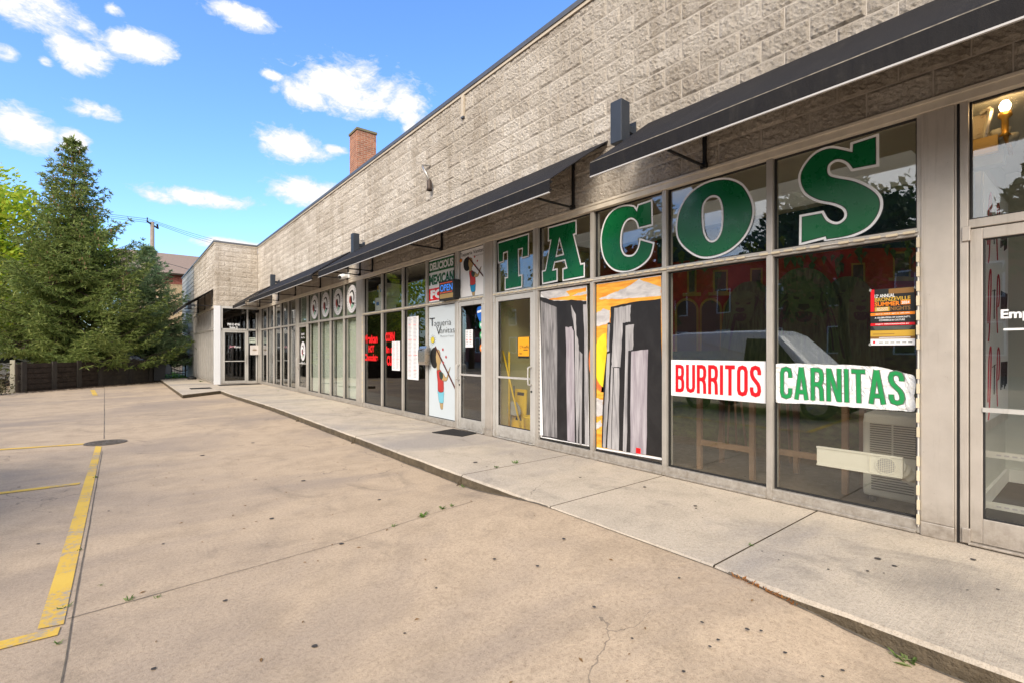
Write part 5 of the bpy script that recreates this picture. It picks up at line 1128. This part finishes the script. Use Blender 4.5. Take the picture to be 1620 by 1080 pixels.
PX = [(1050+x/2.842, 780+y/2.842, r_/2.842*1.1) for x, y, r_ in C5]+[(x, y, r_) for x, y, r_ in [(782, 884, 4), (640, 1002, 4), (498, 1022, 6), (243, 1058, 6), (892, 852, 3), (356, 950, 5), (430, 820, 4), (540, 860, 5), (258, 860, 4), (320, 720, 4), (560, 700, 4), (360, 640, 3), (480, 760, 6), (850, 895, 3), (940, 960, 4), (1000, 1010, 4), (690, 930, 3), (172, 808, 3), (60, 860, 5), (30, 770, 4), (918, 755, 3), (752, 731, 4), (830, 695, 3), (770, 738, 3), (1020, 770, 3), (1100, 800, 3), (600, 790, 4), (400, 700, 4)]]
for x, y, r_ in PX:
    zt = WALK if (y < 555+.36*(x-189)+4 and x > 739) else 0.
    p = gnd(x, y, zt)
    if zt == 0: zt = lot_z(p[0], p[1]); p = gnd(x, y, zt)
    rr = r_*(CAMH-zt)/(y-HZ)*random.uniform(.45, 1.05); n = 12; q = random.random()*6
    mb.poly([[(p[0]+rr*(1+.35*mnoise.noise(Vector((math.cos(a)*1.5+q, math.sin(a)*1.5, q))))*math.cos(a), p[1]+rr*(1+.35*mnoise.noise(Vector((math.cos(a)*1.5, q, math.sin(a)*1.5))))*math.sin(a)) for a in [k*2*math.pi/n for k in range(n)]]], lambda u, w, zt=zt: (u, w, zt+.005))
tag(mb.build('gum_spots', plain('old_gum', (.05, .044, .04), .9, 0, .3, 30)), 'flat black gum spots trodden into the concrete', 'spots', kind='stuff')
mb = MB()
for k in range(70):
    x, y = (random.uniform(.1, 2.8), random.uniform(.6, 8)); z = lot_z(x, y)+.003; a = random.uniform(0, 3.1); l = random.uniform(.008, .02)
    mb.quad((x-l*math.cos(a), y-l*math.sin(a), z), (x+l*.4*math.sin(a), y-l*.4*math.cos(a), z+.004), (x+l*math.cos(a), y+l*math.sin(a), z), (x-l*.4*math.sin(a), y+l*.4*math.cos(a), z+.003))
tag(mb.build('leaf_litter', plain('dry_leaf', (.20, .11, .04), .9)), 'dry leaf crumbs scattered on the lot', 'litter', kind='stuff')

# ================================================================== BACKGROUND
o = empty('brick_chimney', (6.3, 15.8, 5.6), 'square brown brick chimney rising behind the roof edge', 'chimney')
MB().box(6.0, 6.64, 15.45, 16.12, 5.66, 8.62).build('stack', M['chim'], o); MB().box(5.97, 6.67, 15.42, 16.15, 8.621, 8.69).build('cap', plain('mossy_cap', (.16, .14, .08), .9), o)
# apartment house far behind
ap = empty('brick_house', (7, 66, 0), 'distant red and tan brick house with a brown shingle roof', 'house')
MB().box(.1, 16, 60, 72, 0, 8.2).build('wall', M['tanbrick'], ap); MB().box(.07, 16.03, 59.97, 72.03, 8.201, 9.3).build('wall', M['redbrick'], ap)
mb = MB(); mb.add([(-.5, 59.3, 9.22), (16.6, 59.3, 9.22), (16.6, 66, 12.2), (-.5, 66, 12.2), (-.5, 72.7, 9.22), (16.6, 72.7, 9.22)], [(0, 1, 2, 3), (3, 2, 5, 4), (0, 3, 4), (1, 5, 2), (0, 4, 5, 1)]); mb.build('roof', M['shingle'], ap)
MB().box(-.55, 16.65, 59.25, 59.35, 9.05, 9.215).build('gutter', M['timber'], ap)
for x in (2.2, 5.2, 8.2, 11.2):
    for z in (1.5, 5.0):
        w = MB().box(x, x+1.1, 59.94, 59.999, z, z+1.7).build('window', M['white'], ap); MB().box(x+.1, x+1.0, 59.93, 59.939, z+.1, z+1.6).build('pane', M['darkglass'], w)
# utility pole and its wires
px_, py_ = 1.9, 45.0
o = empty('utility_pole', (px_, py_, 0), 'weathered wooden utility pole behind the smaller spruce', 'utility pole')
MB().tube([(px_, py_, 0), (px_, py_, 11.0)], [.19, .125], 12).build('pole', M['pole'], o, smooth=True)
MB().tube([(px_-.30, py_-.2, 10.95), (px_+.34, py_+.25, 10.65)], .06, 6).build('cross_arm', M['timber'], o)
MB().tube([(px_-.32, py_-.22, 10.9), (px_-.30, py_-.2, 11.25)], .04, 6).build('insulator', M['timber'], o); MB().tube([(px_+.30, py_+.2, 10.95), (px_+.36, py_+.28, 10.6)], .07, 6).build('insulator', M['timber'], o)
wm = plain('wire', (.05, .055, .06), .6)
def wire(label, A, B, sag, r=.014):
    A, B = Vector(A), Vector(B); P = [A.lerp(B, t/24)-Vector((0, 0, sag*4*(t/24)*(1-t/24))) for t in range(25)]
    return tag(MB().tube(P, r, 5).build('overhead_wire', wm), label, 'wire', 'overhead wires')
for k, l in enumerate(('top overhead wire on the pole', 'middle overhead wire on the pole', 'lowest of the three wires at the pole top')):
    z = 11.2-.13*k
    wire(l, (px_-.2+.15*k, py_, z), (17.0, 72.5, 15.4-.42*k), .55); wire(l+', running left behind the tall spruce', (px_-.2+.15*k, py_, z), (-14, 40, 10.9-.12*k), .3)
wire('loose service wire sagging in front of the house roof', (-2.5, 45.4, 8.6), (5.6, 44.4, 7.2), -.35, .02)
# low block wall with posts under the trees
WA, WB = Vector((-2.75, 24.4, 0)), Vector((1.55, 29.2, 0))
bw = empty('block_wall', (WA+WB)/2, 'low dark block and timber wall under the spruces', 'wall'); wd = (WB-WA).normalized(); wn = Vector((-wd.y, wd.x, 0)); WL = (WB-WA).length
def wbox(t0, t1, n0, n1, z0, z1, name, mat):
    A = WA+wd*t0; B = WA+wd*t1; vs = [p+wn*n+Vector((0, 0, z)) for z in (z0, z1) for p, n in ((A, n0), (B, n0), (B, n1), (A, n1))]
    return MB().add(vs, [(0, 1, 2, 3), (4, 5, 6, 7), (0, 1, 5, 4), (1, 2, 6, 5), (2, 3, 7, 6), (3, 0, 4, 7)]).build(name, mat, bw, recalc=True)
wbox(0, 3.1, 0, .18, -.05, 1.0, 'panel', M['timber']); wbox(3.1, WL, .02, .2, -.05, 1.05, 'panel', M['cmu_dirty'])
for k in range(5): wbox(.0, 3.1, -.03, -.001, .10+.19*k, .26+.19*k, 'plank', M['timber'])
for t in (.0, 1.1, 2.1, 3.05, 4.6, 5.7): wbox(t, t+.16, -.09, -.031, -.05, 1.08, 'post', plain('grey_post', (.04, .033, .026), .9, 0, .2))
mb = MB(); rb = random.Random(4)
for k in range(700):
    t = rb.uniform(-.3, WL); n = -rb.uniform(.03, .8)**1.0; p = WA+wd*t+wn*n; a = rb.uniform(0, 6.28); l = rb.uniform(.02, .06)
    mb.quad(*[(p.x+l*math.cos(a+q), p.y+l*math.sin(a+q)*.8, .008+rb.uniform(0, .025)) for q in (0, 1.6, 3.1, 4.7)])
tag(mb.build('leaf_litter', plain('brown_litter', (.07, .045, .03), .95, 0, .4)), 'brown leaf litter along the foot of the low wall', 'litter', kind='stuff')
# bin, fence, bag, post
o = empty('wheelie_bin', (1.5, 28.9, 0), 'black wheelie bin at the end of the low wall', 'bin')
mb = MB(); mb.add([(1.28+dx*s, 28.75+dy*s, z) for z, s in ((.06, .85), (1.0, 1.0)) for dx, dy in ((0, 0), (.48, 0), (.48, .5), (0, .5))], [(0, 1, 2, 3), (4, 5, 6, 7), (0, 1, 5, 4), (1, 2, 6, 5), (2, 3, 7, 6), (3, 0, 4, 7)]); mb.build('body', M['black'], o, recalc=True); mb = MB(); mb.box(1.25, 1.79, 28.70, 29.28, 1.001, 1.07); mb.build('lid', M['black'], o, bevel=.02)
for x in (1.36, 1.66): MB().cyl((x-.03, 29.2, .1), (x+.03, 29.2, .1), .1).build('wheel', M['tyre'], o)
o = empty('picket_fence', (2.35, 33, 0), 'thin dark metal picket fence between the spruce and the siding', 'fence')
for x in (1.75, 2.9): MB().box(x-.035, x+.035, 32.97, 33.03, 0, 1.6).build('post', M['steel_black'], o)
mb = MB(); mb.box(1.786, 2.864, 32.98, 33.0, .2, .24); mb.box(1.786, 2.864, 32.98, 33.0, 1.35, 1.39)
for k in range(8): x = 1.86+.13*k; mb.box(x-.01, x+.01, 32.99, 33.012, .05, 1.5)
mb.build('pickets', M['steel_black'], o)
mb = MB()
for k in range(600): tuft(mb, random.uniform(1.7, 2.95), random.uniform(31, 40), -.01, 1, .16, .01, flat=.8)
tag(mb.build('lawn_grass', leaf_mat('bright_lawn', (.12, .26, .03), (.2, .4, .05), (.3, .5, .08))), 'bright green grass beyond the picket fence', 'grass', kind='stuff')
o = empty('board_fence', (5, 47, 0), 'pale board fence seen beyond the picket fence', 'fence'); mb = MB()
for k in range(40): mb.box(1.2+.15*k, 1.34+.15*k, 46, 46.03, 0, 1.8)
mb.build('boards', plain('pale_boards', (.36, .30, .24), .9), o)
tag(MB().lathe((2.72, 28.0, WALK), [(.16, 0), (.20, .04), (.18, .10), (.10, .15), (.04, .17)], 12).build('rubbish_bag', M['black'], smooth=True), 'small black bag lying on the wing pavement', 'bag')
tag(MB().box(-2.98, -2.86, 24.25, 24.37, -.05, 1.15).build('concrete_post', plain('pale_post', (.42, .38, .28), .9), bevel=.01), 'pale concrete post at the left end of the low wall', 'post')
# shrub at the far left
def clump_leaves(mb, pts, s, r):
    for p in pts:
        a = Vector((r.gauss(0, 1), r.gauss(0, 1), r.gauss(0, 1))).normalized(); b = a.orthogonal().normalized(); c = a.cross(b); l = s*r.uniform(.6, 1.3); w = l*.55
        mb.add([p-b*l, p+c*w, p+b*l, p-c*w], [(0, 1, 2, 3)])
r_ = random.Random(5); sb = empty('shrub', (-3.2, 23.4, 0), 'low dry shrub at the left edge by the pale post', 'shrub'); mb = MB()
clump_leaves(mb, [Vector((-3.35+.42*r_.gauss(0, 1)*.6, 23.5+.5*r_.gauss(0, 1)*.6, abs(r_.gauss(0, 1))*.38+.03)) for _ in range(900)], .05, r_); mb.build('foliage', leaf_mat('dry_shrub', (.03, .03, .012), (.08, .075, .03), (.22, .19, .11)), sb)
mb = MB()
for k in range(7): a = k*.9; mb.tube([(-3.3, 23.5, 0), (-3.3+.25*math.cos(a), 23.5+.25*math.sin(a), .5)], [.015, .006], 5)
mb.build('stem', M['bark'], sb)

hb = MB(); hr = random.Random(9); hd_ = empty('hedge', (-7, 37.5, 0), 'bright green hedge behind the tall spruce at the left edge', 'hedge')
clump_leaves(hb, [Vector((hr.uniform(-11, -1.5), 37.5+hr.gauss(0, .4), max(.05, 2.6*hr.random()**.7+.25*mnoise.noise(Vector((k*.01, 1, 1)))))) for k in range(9000)], .11, hr); hb.build('foliage', leaf_mat('hedge_leaves', (.12, .18, .02), (.26, .32, .04), (.45, .46, .06), .4), hd_)
# ---------------------------------------------------------------- vehicles
def vehicle(name, label, loc, rot, L, W, prof, belt, paint, cabin, wheels=(.8, None), wr=.31, cat='car'):
    """prof: side outline [(x, z)], nose at +x; belt: greenhouse outline; cabin: list of side window outlines"""
    o = empty(name, loc, label, cat); o.rotation_euler = (0, 0, rot)
    def lk(ob): ob.location = (0, 0, 0); ob.matrix_parent_inverse.identity(); return ob
    hw = W/2
    mb = MB(); n = len(prof); secs = [(-hw, .93), (-hw*.97, .975), (-hw*.80, 1.0), (hw*.80, 1.0), (hw*.97, .975), (hw, .93)]
    zmid = belt
    for y, s in secs:
        for x, z in prof:
            tum = 1-.16*max(0, (z-zmid)/(max(p[1] for p in prof)-zmid+1e-6))
            mb.v.append((x*(.985 if abs(y) > hw*.9 else 1), y*tum, (z-.2)*s+.2))
    for k in range(len(secs)-1):
        for i in range(n): mb.f.append((k*n+i, k*n+(i+1) % n, (k+1)*n+(i+1) % n, (k+1)*n+i)); mb.m.append(0)
    mb.f += [tuple(range(n-1, -1, -1)), tuple((len(secs)-1)*n+i for i in range(n))]; mb.m += [0, 0]
    b = lk(mb.build('body', paint, o, smooth=False, recalc=True)); md = b.modifiers.new('bevel', 'BEVEL'); md.width = .05; md.segments = 3; md.limit_method = 'ANGLE'; md.angle_limit = R(22)
    zt = max(p[1] for p in prof)
    for P in cabin:
        for sgn in (-1, 1):
            f = lambda x, z, d=0: (x, sgn*(hw*(1-.16*max(0, (z-zmid)/(zt-zmid)))*1.0+.006+d), (z-.2)*.93+.2+.02)
            m2 = MB(); m2.slab(P, lambda x, z: f(x, z), lambda x, z: f(x, z, -.05)); lk(m2.build('side_window', M['darkglass'], o, recalc=True))
    for wx in wheels:
        for sgn in (-1, 1):
            t = MB(); y0, y1 = sgn*(hw-.20), sgn*(hw+.005); t.cyl((wx, y0, wr), (wx, y1, wr), wr, 24); w = lk(t.build('wheel', M['tyre'], o))
            t = MB(); t.cyl((wx, sgn*(hw+.004), wr), (wx, sgn*(hw+.014), wr), wr*.64, 20)
            for q in range(5): a = q*2*math.pi/5; t.tube([(wx, sgn*(hw+.018), wr), (wx+wr*.58*math.cos(a), sgn*(hw+.018), wr+wr*.58*math.sin(a))], .028, 5)
            lk(t.build('rim', M['alu_pale'], w))
    for sgn in (-1, 1):
        m3 = MB(); xh = max(p[0] for p in prof); m3.slab(catmull([(xh-.42, belt-.14), (xh-.12, belt-.22), (xh-.05, belt-.32), (xh-.30, belt-.27)], 3), lambda x, z: (x, sgn*(hw*.965), z), lambda x, z: (x+.03, sgn*(hw*.70), z)); lk(m3.build('headlight', plain('lamp_glass', (.5, .52, .55), .1), o, recalc=True))
        m3 = MB(); m3.box(.62*L/2-.85, .62*L/2-.72, sgn*hw if sgn > 0 else -hw-.18, hw+.18 if sgn > 0 else -hw, belt+.02, belt+.16); lk(m3.build('mirror', M['black'], o, bevel=.03))
    m4 = MB(); xh = max(p[0] for p in prof); m4.box(xh-.06, xh+.012, -hw*.6, hw*.6, .38, .60); lk(m4.build('radiator_grille', M['black'], o))
    return o
van = vehicle('cargo_van', 'small white cargo van parked in the lot, mirrored in the BURRITOS and CARNITAS windows', (-2.95, 5.35, 0), R(-90), 4.8, 1.8,
   [(-2.15, .35), (2.12, .33), (2.2, .55), (2.16, .80), (1.85, 1.02), (1.25, 1.14), (.62, 1.80), (.35, 1.93), (-1.8, 1.95), (-2.35, 1.88), (-2.45, 1.0)], 1.1, M['vanwhite'],
   [[(-.15, 1.2), (1.02, 1.2), (.52, 1.82), (-.12, 1.84)]], (1.4, -1.35), cat='van')
vehicle('parked_car', 'dark car with a bluish bonnet behind the low wall', (.1, 30.8, 0), R(0), 4.0, 1.7, [(-1.9, .3), (1.95, .3), (2.0, .6), (1.9, .85), (1.0, .98), (.35, 1.42), (-1.0, 1.46), (-1.7, 1.05), (-1.95, .9)], .95, plain('dark_blue_paint', (.02, .035, .06), .25, .2, .05, 1, .6), [[(.55, 1.0), (.2, 1.36), (-.95, 1.38), (-1.5, 1.02)]], (1.2, -1.2))
vehicle('parked_car', 'silver car glimpsed under the branches at the left edge', (-4.9, 29.5, 0), R(200), 4.3, 1.75, [(-2.0, .3), (2.05, .3), (2.1, .6), (2.0, .85), (1.1, .98), (.4, 1.42), (-1.0, 1.46), (-1.8, 1.05), (-2.05, .9)], .95, plain('silver_paint', (.45, .46, .47), .3, .4, .04, 1, .6), [[(.6, 1.0), (.2, 1.36), (-.95, 1.38), (-1.6, 1.02)]], (1.25, -1.25))

# ---------------------------------------------------------------- trees
def spruce(name, label, base, H_, Rad, z0, nb, seed, mat, droop=.32, cones=True, tuftlen=.26):
    r = random.Random(seed); o = empty(name, base, label, 'spruce tree'); B = Vector(base); V = []; F = []; MI = []
    br = MB()
    trunk = MB(); trunk.tube([B+Vector((0, 0, -.1)), B+Vector((.03, 0, H_*.5)), B+Vector((0, .02, H_*.97))], [.24*H_/11, .14*H_/11, .012], 10); trunk.build('trunk', M['bark'], o, smooth=True)
    def needle(p, d, l, w, mi=0):
        if p.z < .72: return
        d = d.normalized(); s = d.cross(Vector((r.gauss(0, 1), r.gauss(0, 1), r.gauss(0, 1))))
        if s.length < 1e-4: return
        s = s.normalized()*w; n = len(V); V.extend([tuple(p-s*.45), tuple(p+s*.45), tuple(p+d*l*.55+s), tuple(p+d*l), tuple(p+d*l*.55-s)]); F.append((n, n+1, n+2, n+3, n+4)); MI.append(mi)
    for b in range(nb):
        nw = max(4, nb//8); t = ((b % nw)+.5+r.uniform(-.22, .22))/nw; t = t**1.12; h = z0+(H_*.985-z0)*t; a = b*2.39996+r.uniform(-.35, .35); frac = (h-z0)/(H_-z0)
        L = Rad*((1-frac)**1.05)*r.uniform(.60, 1.12)+.07
        if frac < .08: L *= .86
        up = .55*frac-.16+r.uniform(-.08, .08); hd = Vector((math.cos(a), math.sin(a), 0)); P = []; ns = max(3, int(L/.17))
        for i in range(ns+1):
            q = i/ns; z = h+L*(up*q-droop*(1-frac*.8)*math.sin(q*math.pi*.75)*.8+.22*q*q*q); P.append(B+hd*(L*q)+Vector((r.gauss(0, .015), r.gauss(0, .015), z)))
        br.tube([P[0], P[len(P)//2], P[-1]], [.035*(1-frac)+.008, .02*(1-frac)+.006, .003], 4, cap=False)
        side = Vector((-hd.y, hd.x, 0))
        for i in range(1 if frac > .5 else max(1, int(ns*.16)), ns+1):
            q = i/ns; d = (P[i]-P[i-1]).normalized(); wl = (.62*L*(1-q)**.8*.55+.16)*r.uniform(.75, 1.2); wl = min(wl, .85)
            for sg in (-1, 1):
                td = (d*.75+side*sg*1.0+Vector((0, 0, -.10-.22*(1-frac)*r.random()))).normalized(); m = max(2, int(wl/.11))
                for j in range(m):
                    pp = P[i]+td*(wl*j/m)+Vector((0, 0, -.10*(j/m)**2*wl)); tip = j == m-1
                    for _ in range(5): needle(pp, td+Vector((r.gauss(0, .45), r.gauss(0, .45), r.gauss(0, .38)-.12)), tuftlen*r.uniform(.55, 1.15)*(1 if not tip else 1.1), .017)
            if r.random() < .5:                       # hanging sprays
                for j in range(3): needle(P[i]+Vector((r.gauss(0, .08), r.gauss(0, .08), -.04-.1*j)), Vector((r.gauss(0, .25), r.gauss(0, .25), -1)), tuftlen*.9, .018)
            for _ in range(3): needle(P[i], d+Vector((r.gauss(0, .5), r.gauss(0, .5), r.gauss(0, .4))), tuftlen, .018)
        if cones and frac > .38 and r.random() < .75:
            for _ in range(r.randint(1, 4)):
                p = P[r.randint(max(1, ns//2), ns)]+Vector((r.gauss(0, .1), r.gauss(0, .1), -.08)); n = len(V); w = .028; l = .16
                V.extend([tuple(p), tuple(p+Vector((w, 0, -l*.5))), tuple(p+Vector((-w*.5, w*.87, -l*.5))), tuple(p+Vector((-w*.5, -w*.87, -l*.5))), tuple(p+Vector((0, 0, -l)))]); F.extend([(n, n+1, n+2), (n, n+2, n+3), (n, n+3, n+1), (n+4, n+2, n+1), (n+4, n+3, n+2), (n+4, n+1, n+3)]); MI.extend([1]*6)
    for k in range(int(26*Rad/3)):
        a = r.uniform(0, 6.28); z = r.uniform(.7, 2.0); l = r.uniform(.5, 1.0)*Rad*.62; e = B+Vector((l*math.cos(a), l*math.sin(a), z-.25)); br.tube([B+Vector((0, 0, z+.15)), B+Vector((l*.55*math.cos(a), l*.55*math.sin(a), z+.05)), e], [.02, .012, .003], 4, cap=False)
        for _ in range(4): br.tube([e.lerp(B+Vector((0, 0, z+.15)), r.uniform(.05, .5)), e+Vector((r.gauss(0, .3), r.gauss(0, .3), r.gauss(-.15, .12)))], [.008, .002], 3, cap=False)
    for k in range(30): needle(B+Vector((0, 0, H_-.02*k)), Vector((r.gauss(0, .5), r.gauss(0, .5), .8)), .2, .025)
    mb = MB(); mb.v, mb.f, mb.m = V, F, MI; mb.build('crown', [mat, M['cone']], o); br.build('limb', M['bark'], o)
    return o
spruce('spruce_tree', 'tall dark spruce hung with brown cones behind the low wall', (-1.62, 29.3, 0), 11.0, 4.75, 1.08, 255, 11, M['spruce'], droop=.34, tuftlen=.19)
spruce('spruce_tree', 'smaller bluish spruce in front of the brick house beside the siding', (1.15, 32.2, 0), 7.0, 3.5, .9, 190, 23, M['spruceblue'], droop=.18, cones=False, tuftlen=.2)
def leafy(name, label, base, H_, rad, hc, n, size, seed, mat, group=None, nbl=26):
    r = random.Random(seed); o = empty(name, base, label, 'tree', group); B = Vector(base)
    tk = MB(); tk.tube([B+Vector((0, 0, -.1)), B+Vector((.1, 0, H_*.3)), B+Vector((0, .1, H_*.62))], [.26, .19, .10], 10)
    blobs = []
    for k in range(nbl):
        d = Vector((r.gauss(0, 1), r.gauss(0, 1), r.gauss(0, 1))).normalized(); q = r.uniform(.45, .95)
        blobs.append((B+Vector((d.x*rad*q, d.y*rad*q, hc+d.z*(H_-hc)*q*.92)), rad*r.uniform(.22, .40)))
        if k < 12: c = blobs[-1][0]; tk.tube([B+Vector((0, 0, H_*.30+.02*k*H_)), (B+Vector((0, 0, H_*.45))+c)/2, c], [.09, .055, .015], 6, cap=False)
    tk.build('trunk', M['bark'], o, smooth=True); mb = MB(); pts = []
    for k in range(n):
        c, s = blobs[r.randrange(len(blobs))]; d = Vector((r.gauss(0, 1), r.gauss(0, 1), r.gauss(0, .8))).normalized()*s*r.random()**.4; pts.append(c+d)
    clump_leaves(mb, pts, size, r); mb.build('crown', mat, o); return o
leafy('maple_tree', 'bright lime and yellow leafed tree at the left edge behind the spruce', (-4.5, 34, 0), 12.0, 4.3, 5.6, 46000, .12, 3, M['lime'], nbl=46)
t0 = leafy('street_tree', 'street tree across the lot, mirrored in the S window', (-13.8, .2, 0), 9.2, 3.3, 5.6, 7000, .15, 8, M['leaf'], 'street trees mirrored in the shop windows')
for (x, y, s, rz, l) in [(-15, 7.4, 1.12, 1.2, 'street tree mirrored in the O and C windows'), (-14, 15.5, 1.0, 2.3, 'street tree mirrored in the T and A windows'), (-16, 24.5, 1.15, 3.9, 'street tree mirrored in the menu windows'), (-14.5, -7.5, 1.1, 5.1, 'street tree mirrored in the right-hand door'), (-15, 36, 1.2, 4.4, 'street tree mirrored over the blinds')]:
    c_ = copy_tree(t0); c_.location = (x, y, 0); c_.scale = (s, s, s); c_.rotation_euler = (0, 0, rz); c_['label'] = l
rb_ = empty('brick_apartments', (-30, 6, 0), 'dark red brick apartment block across the street, mirrored in the windows', 'apartment block')
MB().box(-38, -30, -30, 60, 0, 8.5).build('wall', M['redbrick'], rb_); MB().box(-38.1, -29.85, -30.1, 60.1, 8.501, 8.9).build('cornice', M['tan'], rb_)
for k in range(22):
    for z in (1.2, 4.6):
        y = -28+4*k; w = MB().box(-29.999, -29.95, y, y+1.2, z, z+2.0).build('window', M['white'], rb_); MB().box(-29.949, -29.94, y+.1, y+1.1, z+.1, z+1.9).build('pane', M['darkglass'], w)

# ================================================================== SKY AND SUN
SUN = Vector((-.66, -.44, .58)).normalized()
world = bpy.data.worlds.new('World'); scene.world = world; world.use_nodes = True; nt = world.node_tree; L = nt.links.new
bg = nt.nodes['Background']
sky = N(nt, 'ShaderNodeTexSky', sky_type='NISHITA'); sky.sun_disc = False; sky.sun_elevation = math.asin(SUN.z); sky.sun_rotation = math.atan2(SUN.x, SUN.y); sky.dust_density = 1.1; sky.ozone_density = 2.2; sky.air_density = 1.0
tc = N(nt, 'ShaderNodeTexCoord'); sp = N(nt, 'ShaderNodeSeparateXYZ'); L(tc.outputs['Generated'], sp.inputs[0])
az = math_(nt, 'ARCTAN2', sp.outputs[0], sp.outputs[1]); el = math_(nt, 'ARCSINE', sp.outputs[2])
cb = N(nt, 'ShaderNodeCombineXYZ'); L(az, cb.inputs[0]); L(math_(nt, 'MULTIPLY', el, 1.7), cb.inputs[1])
CL = [(565, 138, 112, 50), (478, 150, 46, 26), (640, 172, 42, 36), (455, 230, 66, 30), (530, 236, 26, 9), (315, 313, 92, 17), (250, 312, 36, 14), (490, 303, 66, 27), (60, 20, 130, 46), (215, 72, 76, 26), (120, 80, 60, 34), (388, 26, 62, 22), (157, 180, 48, 17), (34, 206, 66, 40), (122, 224, 34, 22), (8, 84, 30, 20), (72, 98, 16, 10), (655, 205, 30, 14), (178, 16, 20, 12), (372, 388, 70, 9), (430, 120, 22, 10)]
mx = None
for x, y, rx, ry in CL:
    a0, e0 = azel(x, y); a1, _ = azel(x+rx, y); _, e1 = azel(x, y-ry); ra, re = abs(a1-a0), abs(e1-e0)
    dx = math_(nt, 'MULTIPLY', math_(nt, 'SUBTRACT', az, a0), 1/ra); dy = math_(nt, 'MULTIPLY', math_(nt, 'SUBTRACT', el, e0), 1/re)
    d = math_(nt, 'SUBTRACT', 1., math_(nt, 'SQRT', math_(nt, 'MULTIPLY_ADD', dx, dx, math_(nt, 'MULTIPLY', dy, dy))))
    mx = d if mx is None else math_(nt, 'MAXIMUM', mx, d)
mx = math_(nt, 'MINIMUM', math_(nt, 'MAXIMUM', mx, -1.6), .62)
nb_ = noise(nt, cb.outputs[0], 10, 10, .62, .5); nf = noise(nt, cb.outputs[0], 42, 8, .70, .8)
v = math_(nt, 'ADD', mx, math_(nt, 'ADD', math_(nt, 'MULTIPLY', math_(nt, 'SUBTRACT', nb_, .5), 2.3), math_(nt, 'MULTIPLY', math_(nt, 'SUBTRACT', nf, .5), .95)))
mask = ramp(nt, v, [(-.0, (0, 0, 0)), (.20, (.40,)*3), (.52, (1, 1, 1))])
# unseen bright cloud added behind the viewer to soften and whiten the light
back = math_(nt, 'MULTIPLY_ADD', sp.outputs[0], -.62, math_(nt, 'MULTIPLY', sp.outputs[1], -.62))
bk = math_(nt, 'ADD', back, math_(nt, 'MULTIPLY', math_(nt, 'SUBTRACT', noise(nt, cb.outputs[0], 2.6, 8, .6), .42), 1.6))
mask2 = ramp(nt, bk, [(.12, (0, 0, 0)), (.4, (.9,)*3)])
mm = mixc(nt, 1, mask, mask2, 'LIGHTEN')
hs = N(nt, 'ShaderNodeHueSaturation'); hs.inputs['Saturation'].default_value = 1.12; hs.inputs['Value'].default_value = 1.0; L(sky.outputs[0], hs.inputs['Color'])
SKYK = (.80, .92, 1.10)
sc_ = mixc(nt, 1, hs.outputs[0], SKYK, 'MULTIPLY')
shade = ramp(nt, math_(nt, 'ADD', v, math_(nt, 'MULTIPLY', nf, .3)), [(.25, (2.35, 2.6, 2.95)), (.55, (2.9, 2.98, 3.06)), (.85, (3.35, 3.35, 3.35))])
shade = mixc(nt, ramp(nt, back, [(.0, (0, 0, 0)), (.35, (1, 1, 1))]), shade, (7.0, 6.9, 6.75))
col = mixc(nt, mm, sc_, shade); L(col, bg.inputs['Color']); bg.inputs['Strength'].default_value = .14
sl = bpy.data.lights.new('sun', 'SUN'); sl.energy = 1.75; sl.angle = R(32); sl.color = (1, .90, .76)
so = bpy.data.objects.new('sun', sl); COL.objects.link(so); so.rotation_euler = (-SUN).to_track_quat('-Z', 'Y').to_euler(); so.location = SUN*50

# ================================================================== CAMERA
cd = bpy.data.cameras.new('camera'); cam = bpy.data.objects.new('camera', cd); COL.objects.link(cam); scene.camera = cam
cd.sensor_width = 36; cd.lens = 36*FPX/1620; cd.shift_y = (HZ-540)/1620; cd.clip_end = 3000; cd.clip_start = .05
cam.location = (0, 0, CAMH); cam.rotation_euler = (R(90), 0, -HEAD)
scene.view_settings.view_transform = 'Standard'; scene.view_settings.look = 'None'; scene.view_settings.gamma = 1; scene.view_settings.exposure = 1.25
scene.cycles.max_bounces = 8; scene.cycles.transparent_max_bounces = 12; scene.cycles.use_denoising = True; scene.cycles.sample_clamp_indirect = 6
